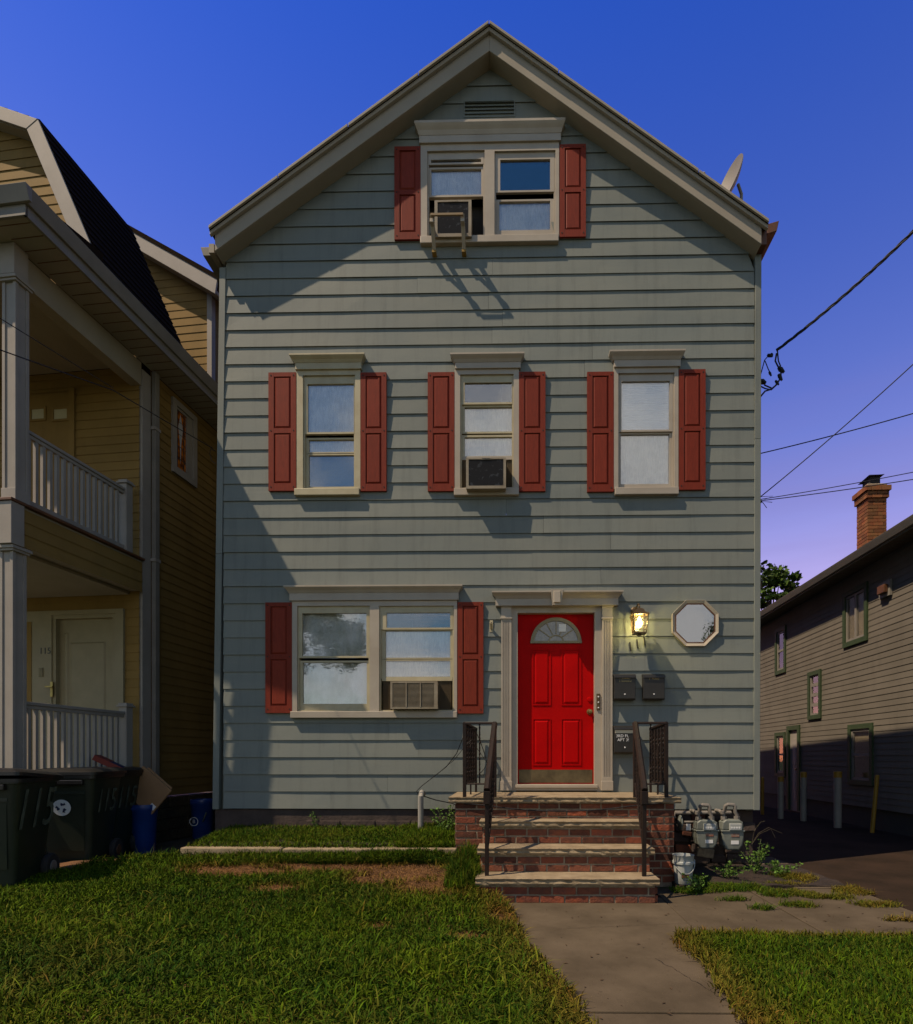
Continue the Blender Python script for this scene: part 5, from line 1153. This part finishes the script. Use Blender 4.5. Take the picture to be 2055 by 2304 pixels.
bollard('jointed white post just left of the side door of the greige house', 1757, 1748, 1841, 12, 'pvc', 0, 'yellow')
bollard('leaning yellow steel post beside the lower right window', 1963, 1744, 1872, 9, 'yellow', R(5))
bollard('thin yellow post glimpsed beside the corner of the sage house', 1716, 1749, 1832, 7, 'yellow')

# ============================================================ BINS
def sect(w, d, r, z, n=4, cx=0, cy=0):
    pts = []
    for (sx_, sy_, a0) in ((1, 1, 0), (-1, 1, 90), (-1, -1, 180), (1, -1, 270)):
        for k in range(n+1): a = R(a0+90*k/n); pts.append((cx+sx_*(w/2-r)+r*math.cos(a), cy+sy_*(d/2-r)+r*math.sin(a), z))
    return pts
def loft(mb, secs, cap=True):
    n = len(secs[0]); o = len(mb.v)
    for s_ in secs: mb.v += s_
    for i in range(len(secs)-1):
        for k in range(n): mb.f.append((o+i*n+k, o+i*n+(k+1) % n, o+(i+1)*n+(k+1) % n, o+(i+1)*n+k)); mb.sm.append(True)
    if cap:
        mb.f.append(tuple(o+k for k in reversed(range(n)))); mb.f.append(tuple(o+(len(secs)-1)*n+k for k in range(n))); mb.sm += [False]*2
    return mb
def bin_(label, x, y, z, rz, txt, sticker=False, openlid=0, ts=.36, ty=-.02):
    t = thing('wheelie_bin', label, 'bin', (x, y, z), rz, 'dark green wheeled bins by the tan house')
    obj('bin_body', loft(MB(), [sect(.42, .50, .05, .02), sect(.43, .52, .06, .14), sect(.50, .62, .06, .60), sect(.56, .70, .06, .95), sect(.60, .74, .05, .955), sect(.60, .74, .05, .99)]), 'bin', t)
    obj('bin_rim', loft(MB(), [sect(.62, .76, .05, .965), sect(.62, .76, .05, .998)]), 'binlid', t)
    ld = loft(MB(), [sect(.65, .80, .06, 0, cy=.0), sect(.65, .80, .06, .03), sect(.58, .72, .08, .055), sect(.45, .6, .1, .07)])
    lo_ = obj('lid', ld, 'binlid', t, bevel=0); lo_.location = (0, 0, 1.0); lo_.rotation_euler = (openlid, 0, 0)
    mb = MB()
    for s_ in (-1, 1): w_ = MB().lathe([(.03, -.03), (.12, -.03), (.13, -.015), (.13, .015), (.12, .03), (.03, .03)], (s_*.25, .26, .13), 20, 'x'); obj('wheel', w_, 'dark', t); obj('wheel_hub', MB().lathe([(0, -.036*1), (.06, -.034), (.07, .0), (.06, .034), (0, .036)], (s_*.25, .26, .13), 14, 'x'), 'brown' if sticker else 'pipegrey', t)
    obj('handle_bar', MB().tube([(-.24, .40, .93), (.24, .40, .93)], .016, 8), 'binlid', t)
    obj('front_lip', MB().box(-.2, .2, -.395, -.33, .90, .95), 'binlid', t, bevel=.008)
    # recessed front and side ribs
    obj('bin_panel', MB().add([(-.17, -.262-.02, .2), (.17, -.262-.02, .2), (.19, -.335-.0, .78), (-.19, -.335-.0, .78)], [(0, 1, 2, 3)]).box(-.2, .2, -.34, -.30, .80, .83), 'bin', t)
    ti = math.atan2(.10, .8)
    tx = text('spray_number', txt, ts, (.300, ty, .70), (R(90), 0, R(90)), 'spray', t, ext=.001, shear=.2, sx=.85)
    tx.rotation_euler = (R(90)-.0, R(0), R(90)); tx.location.x = .274+.006
    bpy.context.view_layer.update()
    # lean the lettering onto the tapered side
    for v_ in tx.data.vertices:
        v_.co.z += (v_.co.y)*.078
    tx.location.x = .2675
    if sticker:
        c_ = (-.02, -.322, .66); mb = MB().lathe([(0, -.003), (.085, -.003), (.085, 0)], c_, 28, 'y'); obj('recycling_sticker', mb, 'whitepaint', t)
        mb = MB()
        for k in range(3):
            a = R(90+120*k)
            def q(r, b): return (c_[0]+r*math.cos(a+b), c_[1]-.0045, c_[2]+r*math.sin(a+b))
            mb.add([q(.018, -.3), q(.045, -.55), q(.052, .1), q(.026, .35)], [(0, 1, 2, 3)]); mb.add([q(.05, -.95), q(.062, -.45), q(.024, -.55)], [(0, 1, 2)])
        obj('recycling_arrows', mb, 'bluecard', t)
        for o_ in t.children:
            if o_.name.startswith('recycling'):
                for v_ in o_.data.vertices: v_.co.y -= (v_.co.z-.66)*.13+.008
    return t
bin_('nearest dark green wheeled bin with large sprayed 115, at the left edge of the photo', -4.66, -1.68, .09, R(14), '115', openlid=R(-4), ts=.52, ty=-.03)
bin_('dark green wheeled bin with round white recycling sticker, second from the left', -4.74, -.62, .09, R(12), '115', True)
bin_('dark wheeled bin behind the one with the sticker, topped with rubbish', -4.90, -.02, .09, R(8), '115')
def bluebin(label, px0, px1, pyt, pyb, Y, z0, mark=False):
    x_ = PX((px0+px1)/2, Y); s_ = F/(DIST+Y); w = (px1-px0)/s_/2; h = (pyb-pyt)/s_
    t = thing('recycling_bin', label, 'bin', (x_, Y, z0), 0, 'blue plastic recycling tubs')
    obj('bin_body', MB().lathe([(0, 0), (w*.78, 0), (w*.8, .02), (w*.9, h*.72), (w*.93, h*.73), (w*.95, h*.86), (w, h*.88), (w*1.0, h*.97), (w*.97, h), (w*.92, h*.98), (w*.76, .03), (0, .02)], (0, 0, 0), 28), 'blue', t)
    obj('handle', MB().box(-w*.5, w*.1, -w*1.0, -w*.9, h*.89, h*.94), 'blue', t, bevel=.006)
    if mark:
        obj('bin_mark', MB().lathe([(.055, -.002), (.065, -.002), (.065, 0), (.055, 0)], (-w*.3, -w*.87, h*.45), 24, 'y'), 'whitepaint', t); text('mark_letter', 'B', .07, (-w*.3, -w*.87, h*.45), (R(90), 0, 0), 'whitepaint', t)
        text('spray_number', '1', .2, (w*.45, -w*.85, h*.55), (R(90), 0, 0), 'spray', t, shear=.4)
    return t
bluebin('round blue recycling tub holding flattened cardboard, beside the green bins', 296, 353, 1812, 1921, .30, .09)
bluebin('blue recycling tub in the alley, against the corner of the sage house', 430, 482, 1797, 1885, 1.6, .09, True)
cb = obj('cardboard', MB().box(-.25, .25, -.012, .012, -.2, .2).box(-.2, .22, .02, .035, -.16, .22), 'card', bevel=.002); cb.location = (PX(330, .3)+.02, .28, .86); cb.rotation_euler = (R(-8), R(38), R(-8)); tag(cb, 'flattened brown cardboard sticking out of the blue tub', 'cardboard')
st_ = obj('label_sticker', MB().box(.16, .235, -.0135, -.0125, -.13, -.07), 'whitepaint', cb)
rb = thing('rubbish_box', 'red and dark blue cardboard box lying on the bin lid', 'box', (-4.78, -.05, 1.19), R(20))
obj('box_body', MB().box(-.18, .18, -.1, .1, -.03, .03), 'bluecard', rb, bevel=.003).rotation_euler = (0, R(28), 0)
o = obj('box_side', MB().box(-.18, .18, -.112, -.101, -.03, .03), 'redcard', rb); o.rotation_euler = (0, R(28), 0)
o = obj('box_top', MB().box(-.181, -.02, -.1, .1, .0305, .034), 'redcard', rb); o.rotation_euler = (0, R(28), 0)

# ============================================================ VEGETATION
def blades(name, xs, ys, zs, L, colr, width=.004, lean=.6, seed=0, m_='grass'):
    r = np.random.default_rng(seed); n = len(xs); az = r.uniform(0, 2*np.pi, n); fa = r.uniform(0, np.pi, n)
    ln = np.abs(r.normal(lean, .35, n)); L = L*r.uniform(.55, 1.25, n); w = width*r.uniform(.7, 1.4, n)
    dx, dy = np.cos(az)*ln, np.sin(az)*ln; fx_, fy_ = np.cos(fa)*w, np.sin(fa)*w
    V = np.zeros((n, 7, 3)); up = np.sqrt(np.clip(1-np.minimum(ln, .95)**2*.5, .2, 1))
    for i, (t, ww) in enumerate(((0, 1), (.4, .9), (.75, .6))):
        cx_ = xs+dx*L*t*t*.9; cy_ = ys+dy*L*t*t*.9; cz_ = zs+up*L*(t-.28*np.minimum(ln, 1)*t*t)
        V[:, i*2, 0] = cx_-fx_*ww; V[:, i*2, 1] = cy_-fy_*ww; V[:, i*2, 2] = cz_; V[:, i*2+1, 0] = cx_+fx_*ww; V[:, i*2+1, 1] = cy_+fy_*ww; V[:, i*2+1, 2] = cz_
    V[:, 6, 0] = xs+dx*L*.95; V[:, 6, 1] = ys+dy*L*.95; V[:, 6, 2] = zs+up*L*(1-.38*np.minimum(ln, 1))
    me = bpy.data.meshes.new(name); me.vertices.add(n*7); me.vertices.foreach_set('co', V.reshape(-1))
    b = (np.arange(n)*7)[:, None]
    loops = np.concatenate([b+np.array([[0, 1, 3, 2]]), b+np.array([[2, 3, 5, 4]]), b+np.array([[4, 5, 6]])], 1).reshape(-1)
    me.loops.add(n*11); me.loops.foreach_set('vertex_index', loops.astype(np.int32))
    ls = (np.arange(n)*11)[:, None]+np.array([[0, 4, 8]]); lt = np.tile([4, 4, 3], n)
    me.polygons.add(n*3); me.polygons.foreach_set('loop_start', ls.reshape(-1).astype(np.int32)); me.polygons.foreach_set('loop_total', lt.astype(np.int32))
    me.update(calc_edges=True); me.polygons.foreach_set('use_smooth', np.ones(n*3, bool))
    ca = me.color_attributes.new('col', 'FLOAT_COLOR', 'POINT'); C = np.ones((n, 7, 4)); C[:, :, :3] = colr[:, None, :]; ca.data.foreach_set('color', C.reshape(-1))
    me.materials.append(M[m_]); o = bpy.data.objects.new(name, me); COL.objects.link(o); return o
NG = rng.uniform(0, 1, (6, 64, 64))
def vn(x, y, k=0):
    g = NG[k]; xi = np.floor(x).astype(int); yi = np.floor(y).astype(int); fx_ = x-xi; fy_ = y-yi; fx_ = fx_*fx_*(3-2*fx_); fy_ = fy_*fy_*(3-2*fy_)
    a = g[xi % 64, yi % 64]; b = g[(xi+1) % 64, yi % 64]; c_ = g[xi % 64, (yi+1) % 64]; d_ = g[(xi+1) % 64, (yi+1) % 64]
    return (a*(1-fx_)+b*fx_)*(1-fy_)+(c_*(1-fx_)+d_*fx_)*fy_
def palette(x, y, dry, seed):
    r = np.random.default_rng(seed); n = len(x); G = np.array([.016, .046, .003]); Lg = np.array([.066, .108, .003]); Yl = np.array([.13, .10, .014]); Br = np.array([.115, .052, .012])
    t = np.clip(vn(x*1.4, y*1.4, 1)*.7+vn(x*6, y*6, 3)*.5+r.normal(0, .3, n)-.22, 0, 1)[:, None]; c_ = G*(1-t)+Lg*t
    d_ = np.clip(dry+r.normal(0, .2, n), 0, 1)[:, None]; c_ = c_*(1-d_)+(Yl*(1-t)+Br*t)*d_
    return np.clip(c_*r.uniform(.55, 1.45, n)[:, None], .003, 1)
ell = [(-2.55, -1.48, .55, .14), (-1.75, -1.36, .75, .13), (-.95, -1.5, .55, .22), (-.75, -1.85, .33, .20), (-1.25, -1.72, .22, .13), (-2.05, -1.95, .2, .10), (-.10, -2.45, .10, .12), (-.30, -2.9, .12, .05), (-1.0, -2.75, .10, .05)]
def bare(x, y):
    d_ = np.zeros_like(x); w = .35*(vn(x*5, y*5, 2)-.5)+.5*(vn(x*14, y*14, 4)-.5)
    for (a, b, c_, e) in ell: d_ = np.maximum(d_, 1.62-np.sqrt(((x-a)/c_)**2+((y-b)/e)**2)+w)
    return np.clip(d_, 0, 1)
lh = np.vectorize(lawn_surface); pe = np.vectorize(path_edge)
def scatter(n, x0, x1, y0, y1, seed): r = np.random.default_rng(seed); return r.uniform(x0, x1, n), r.uniform(y0, y1, n), r
# main lawn (denser near the camera)
xs, ys, r = scatter(210000, -4.9, .55, -4.6, -.95, 1)
keep = (r.uniform(0, 1, len(xs)) > bare(xs, ys)*1.0) & (xs < pe(ys)+r.normal(0, .035, len(xs))) & ~((xs > -.36) & (ys > -1.9)) & (xs > -4.83+.05*vn(ys*4, ys, 3)) & ~((xs < -4.05) & (ys > -1.02)) & ~((xs < -4.3) & (ys > -1.35))
keep &= r.uniform(0, 1, len(xs)) < .45+.75*vn(xs*2.6, ys*2.6, 5)
xs, ys = xs[keep], ys[keep]; zs = lh(xs, ys)
edge = np.clip(1-(pe(ys)-xs)/.35, 0, 1); dry = np.clip(bare(xs, ys)*.9+edge*.75+.5*(vn(xs*1.1+7, ys*1.1, 0)-.5)+.06, 0, 1)
Lb = .045+.05*vn(xs*2, ys*2, 3)+.035*np.clip((ys+1.5)/.5, 0, 1)
print('blades', len(xs))
g1 = blades('grass', xs, ys, zs, Lb, palette(xs, ys, dry, 3), .0042, .8, 2); tag(g1, 'patchy green front lawn grass with dry brown spots', 'grass', kind='stuff')
xs, ys, r = scatter(16000, -4.8, .45, -4.4, -1.0, 31); keep = (r.uniform(0, 1, len(xs)) < np.clip(vn(xs*1.7, ys*1.7, 4)*1.5-.45, 0, 1)) & (bare(xs, ys) < .3) & (xs < pe(ys)-.02) & ~((xs > -.4) & (ys > -1.9)) & ~((xs < -4.05) & (ys > -1.02)) & ~((xs < -4.3) & (ys > -1.4))
xs, ys = xs[keep], ys[keep]; g1b = blades('grass', xs, ys, lh(xs, ys), .125+0*xs, palette(xs, ys, .12+.5*(vn(xs*2, ys*2, 2)-.4), 33)*1.15, .0045, .85, 34); tag(g1b, 'longer untrimmed grass blades standing above the left lawn', 'grass', kind='stuff')
# right lawn
xs, ys, r = scatter(64000, 1.05, 3.2, -4.6, -2.80, 5)
e0 = 1.10+.07*vn(ys*5, ys*0, 1); keep = (xs > e0+r.normal(0, .03, len(xs))) & (ys < -2.86+.03*vn(xs*6, xs*0, 2)) & (r.uniform(0, 1, len(xs)) < .5+.7*vn(xs*3, ys*3, 4))
xs, ys = xs[keep], ys[keep]; dry = np.clip(np.maximum(1-(xs-1.16)/.25, 1-(-2.86-ys)/.12)*.7, 0, 1)*.8+.05
g2_ = blades('grass', xs, ys, np.full(len(xs), .02), .05+.04*vn(xs*2, ys*2, 3), palette(xs, ys, dry, 8), .0042, .7, 6); tag(g2_, 'thick green grass patch right of the front walk', 'grass', kind='stuff')
# raised bed and foot of the kerb: longer, lusher
xs, ys, r = scatter(46000, -3.36, -.6, -.98, -.0, 9); hh = .36+.09*(ys+.9)/.9
near_wall = ys > -.22; keep = ~(near_wall & (r.uniform(0, 1, len(xs)) > .35+.5*(xs > -1.3))) & ~((ys < -.74) & (r.uniform(0, 1, len(xs)) < .75) & (xs < -1.2))
xs, ys, hh = xs[keep], ys[keep], hh[keep]; big = np.clip((xs+1.5)/.8, 0, 1)
g3 = blades('grass', xs, ys, hh-.01, .06+.10*big*vn(xs*6, ys*6, 1), palette(xs, ys, .25*vn(xs*2, ys*2, 2)-.02, 11)*1.1, .0038, .7, 10); tag(g3, 'tufted bright grass in the raised bed along the wall', 'grass', kind='stuff')
xs, ys, r = scatter(26000, -3.4, -.36, -1.25, -1.05, 13); kk = r.uniform(0, 1, len(xs)) < np.clip(.25+(xs+3.1)*.9, .12, 1); xs, ys = xs[kk], ys[kk]; g4 = blades('grass', xs, ys, lh(xs, ys), (.06+.06*vn(xs*5, ys*5, 2))*np.clip(.6+(xs+3)*.3, .6, 1.2), palette(xs, ys, .02+0*xs, 14)*.95, .0042, .8, 12); tag(g4, 'long grass growing against the front of the kerb', 'grass', kind='stuff')
xs, ys, r = scatter(9000, -.62, -.30, -1.95, -1.0, 15); tq = np.clip(1-np.abs(xs+.44)/.20, 0, 1)*np.clip((ys+2.0)/.35, 0, 1); tq = np.clip(tq*(.45+vn(xs*9, ys*7, 3)), 0, 1); kk = r.uniform(0, 1, len(xs)) < tq*1.3; xs, ys, tq = xs[kk], ys[kk], tq[kk]
g5 = blades('grass', xs, ys, lh(xs, ys), .07+.17*tq, palette(xs, ys, .12+0*xs, 16), .004, .6, 17); tag(g5, 'tall weedy grass against the left side of the brick steps', 'grass', kind='stuff')
# weeds around the apron on the right
ell2 = [(1.75, -1.35, .28, .13), (2.15, -1.22, .38, .17), (2.55, -1.45, .33, .15), (2.75, -1.05, .25, .10), (2.85, -1.6, .22, .10), (2.45, -1.9, .16, .09), (3.12, -1.85, .22, .10), (3.2, -1.35, .16, .2), (2.1, -2.0, .12, .06), (1.95, -1.7, .18, .05), (3.0, -2.35, .15, .04), (2.95, -.75, .2, .2), (1.9, -.8, .2, .15)]
xs, ys, r = scatter(90000, 1.5, 3.5, -2.5, -.5, 19); d_ = np.zeros_like(xs)
for (a, b, c_, e) in ell2: d_ = np.maximum(d_, 1.1-np.sqrt(((xs-a)/c_)**2+((ys-b)/e)**2)+.7*(vn(xs*9, ys*9, 2)-.5))
keep = (r.uniform(0, 1, len(xs)) < d_*.9) & ~((xs < 1.66) & (ys > -.98)); xs, ys = xs[keep], ys[keep]
dry = np.clip((xs-2.1)*.8, 0, .8)*(.4+vn(xs*4, ys*4, 1)*.9)
g6 = blades('grass', xs, ys, np.full(len(xs), .0), .045+.03*vn(xs*3, ys*3, 4), palette(xs, ys, dry, 20), .003, .9, 18); tag(g6, 'weeds and dry grass growing over the concrete apron', 'weeds', kind='stuff')
# straw litter on bare soil
xs, ys, r = scatter(60000, -3.3, .4, -3.6, -1.15, 23); keep = (r.uniform(0, 1, len(xs)) < bare(xs, ys)*.95) & (xs < pe(ys)) & ~((xs > -.4) & (ys > -1.9)); xs, ys = xs[keep], ys[keep]
cc = np.array([.17, .088, .030])*np.random.default_rng(4).uniform(.25, 1.5, len(xs))[:, None]
g7 = blades('straw', xs, ys, lh(xs, ys)+.003, .028+0*xs, cc, .0022, 1.7, 24); tag(g7, 'dry straw litter on the bare patches of the lawn', 'straw', kind='stuff')
# leafy weeds
def leafmesh(pts, size, cols, seed, droop=.3):
    r = np.random.default_rng(seed); n = len(pts); d = r.normal(0, 1, (n, 3)); d[:, 2] = np.abs(d[:, 2])*.4-droop*.3; d /= np.linalg.norm(d, axis=1)[:, None]
    s_ = np.cross(d, r.normal(0, 1, (n, 3))); s_ /= np.linalg.norm(s_, axis=1)[:, None]; sz = (size*r.uniform(.6, 1.3, n))[:, None]
    V = np.stack([pts, pts+d*sz*.5+s_*sz*.32, pts+d*sz, pts+d*sz*.5-s_*sz*.32], 1)
    return V, np.repeat(cols[:, None, :], 4, 1)
def leafobj(name, V, C, parent=None):
    n = len(V); me = bpy.data.meshes.new(name); me.vertices.add(n*4); me.vertices.foreach_set('co', V.reshape(-1)); me.loops.add(n*4); me.loops.foreach_set('vertex_index', np.arange(n*4, dtype=np.int32))
    me.polygons.add(n); me.polygons.foreach_set('loop_start', np.arange(n, dtype=np.int32)*4); me.polygons.foreach_set('loop_total', np.full(n, 4, np.int32)); me.update(calc_edges=True)
    ca = me.color_attributes.new('col', 'FLOAT_COLOR', 'POINT'); q = np.ones((n*4, 4)); q[:, :3] = C.reshape(-1, 3); ca.data.foreach_set('color', q.reshape(-1)); me.materials.append(M['leaf'])
    o = bpy.data.objects.new(name, me); COL.objects.link(o)
    if parent is not None: o.parent = parent
    return o
def weed(label, x, y, z, h, n, spread, size, seed, name='weed'):
    r = random.Random(seed); t = thing(name, label, 'plant', (x, y, z)); pts = []; mb = MB()
    for k in range(n):
        a = r.uniform(0, 6.28); sp_ = r.uniform(.3, 1)*spread; hh = h*r.uniform(.5, 1); tip = Vector((math.cos(a)*sp_, math.sin(a)*sp_, hh))
        path = [tip*f+Vector((0, 0, hh*.35*f*(1-f))) for f in (0, .35, .7, 1)]; mb.tube(path, .003, 5)
        for q in range(26): f = r.uniform(.15, 1); p = tip*f+Vector((r.gauss(0, .02), r.gauss(0, .02), r.gauss(0, .012)))+Vector((0, 0, hh*.35*f*(1-f))); pts.append((p.x, p.y, p.z))
    obj('stem', mb, mat('stem', (.06, .08, .02), .7), t); pts = np.array(pts); rr = np.random.default_rng(seed)
    cols = np.array([.05, .10, .014])*rr.uniform(.6, 1.9, len(pts))[:, None]; V, C = leafmesh(pts, size*.62, cols, seed); leafobj('leaves', V, C, t); return t
weed('leafy green weed at the wall corner right of the gas meters', 2.62, -.55, 0, .42, 9, .2, .055, 1)
weed('low clump of weeds below the gas meters', 2.25, -.75, 0, .22, 8, .25, .05, 2)
weed('bushy low weed spreading beside the driveway edge', 2.85, -.62, 0, .16, 14, .28, .05, 3)
weed('pale grassy weed at the foot of the bucket', 1.72, -1.4, 0, .2, 10, .15, .04, 4)
rt = np.random.default_rng(55); xs = rt.normal(-3.62, .11, 260); ys = rt.normal(-1.0, .06, 260)
tag(blades('grass_tuft', xs, ys, np.full(260, .08), .26+0*xs, palette(xs, ys, .15+0*xs, 56), .0055, .75, 57), 'tall arching grass tuft at the left end of the kerb', 'grass tuft')
weed('weed tuft in the corner between the raised bed and the brick steps', -.75, -.45, .42, .33, 14, .2, .045, 6)
weed('thin weed growing against the foundation under the wide window', -2.35, -.06, .42, .26, 5, .1, .03, 7)
# arching dry stems near the corner
mb = MB()
for k, (a, b) in enumerate((((1745, 1885), (1735, 1865)), ((1760, 1875), (1730, 1862)), ((1722, 1848), (1712, 1850)))):
    A = p3(1692, 1900, -.4); B = p3(*b, -.4); C_ = p3(*a, -.4); mb.tube([A, tuple((Vector(A)+Vector(B))/2+Vector((-.02, 0, .03))), B, C_], .0012, 4)
tag(obj('dry_stems', mb, mat('dry_stem', (.18, .15, .08), .8)), 'thin pale dry stems arching over the driveway by the house corner', 'plant')
# trees
def tree(label, x, y, h, crown, nleaf, size, seed, zc=None, flat=.8, group=None):
    r = random.Random(seed); t = thing('tree', label, 'tree', (x, y, 0), 0, group); zc = zc or h*.72
    mb = MB().tube([(0, 0, 0), (.05, .02, h*.3), (-.05, .05, h*.6), (0, 0, h*.9)], [h*.022, h*.017, h*.010, .02], 10); clumps = []
    for k in range(26):
        a = r.uniform(0, 6.28); el = r.uniform(-.5, 1.2); rad = crown*r.uniform(.45, 1.0); p = Vector((math.cos(a)*math.cos(el)*rad, math.sin(a)*math.cos(el)*rad, zc+math.sin(el)*rad*flat))
        clumps.append((p, crown*r.uniform(.14, .34))); b = Vector((0, 0, h*r.uniform(.35, .7))); m_ = (b+p)/2+Vector((0, 0, .1*h*.3)); mb.tube([b, m_, p], [h*.007, h*.004, .01], 6)
    obj('trunk', mb, 'bark', t); rr = np.random.default_rng(seed); per = nleaf//len(clumps); P_, C_ = [], []
    for p, rad in clumps:
        q = rr.normal(0, 1, (per, 3)); q = q/np.linalg.norm(q, axis=1)[:, None]*(rad*rr.uniform(.1, 1, per)**.5)[:, None]*np.array([1, 1, .75]); P_.append(q+np.array(p)); C_.append(np.array([.045, .075, .012])*rr.uniform(.55, 1.7, per)[:, None]*rr.uniform(.75, 1.25))
    V, C = leafmesh(np.concatenate(P_), size, np.concatenate(C_), seed); leafobj('crown', V, C, t); return t
tx_, tz_ = P(1742, 1350, 15)
tree('small leafy tree beyond the roof of the greige house', tx_-.2, 15, tz_+1.1, 1.15, 3000, .19, 5, zc=tz_+.1, flat=1.15)
tree('broad street tree across the road', 14.0, -25, 9, 3.4, 9000, .4, 11); tree('tall street tree across the road near the left', -12, -24, 11, 4, 9000, .4, 12)

rd_ = random.Random(91); mb = MB()
for k in range(150):
    x_, y_ = rd_.uniform(.25, 3.2), rd_.uniform(-4.3, -1.9)
    if x_ > 1.25 and y_ < -2.8: continue
    if y_ > -2.0 and x_ < 1.35: continue
    a = rd_.uniform(0, 6.28); l_ = rd_.uniform(.004, .018); w_ = l_*rd_.uniform(.25, .6); c_, s_ = math.cos(a), math.sin(a); z = .0045
    mb.add([(x_-c_*l_, y_-s_*l_, z), (x_+s_*w_, y_-c_*w_, z+.003), (x_+c_*l_, y_+s_*l_, z+.001), (x_-s_*w_, y_+c_*w_, z+.004)], [(0, 1, 2, 3)])
tag(obj('leaf_litter', mb, mat('litter', (.05, .028, .012), .9, (.12, .07, .03), 3, .8)), 'tiny dark leaf bits scattered over the concrete walk', 'leaf litter', kind='stuff')

for (x0, y0, x1, y1, sd) in ((.32, -2.62, 1.34, -2.45, 1), (1.36, -1.9, 2.24, -2.3, 2), (.9, -3.26, 1.15, -4.03, 3), (2.26, -2.7, 3.25, -2.5, 4)):
    r_ = random.Random(sd); n = 26; pts = [(x0+(x1-x0)*i/n+r_.uniform(-.012, .012), y0+(y1-y0)*i/n+r_.uniform(-.012, .012)) for i in range(n+1)]; mb = MB()
    for (a, b), (c_, d_) in zip(pts, pts[1:]):
        L_ = math.hypot(c_-a, d_-b); nx_, ny_ = -(d_-b)/L_, (c_-a)/L_; w0, w1 = r_.uniform(.0006, .002), r_.uniform(.0006, .002)
        mb.add([(a-nx_*w0, b-ny_*w0, .0065), (c_-nx_*w1, d_-ny_*w1, .0065), (c_+nx_*w1, d_+ny_*w1, .0065), (a+nx_*w0, b+ny_*w0, .0065)], [(0, 1, 2, 3)])
    obj('crack', mb, 'darkdirt', pth)
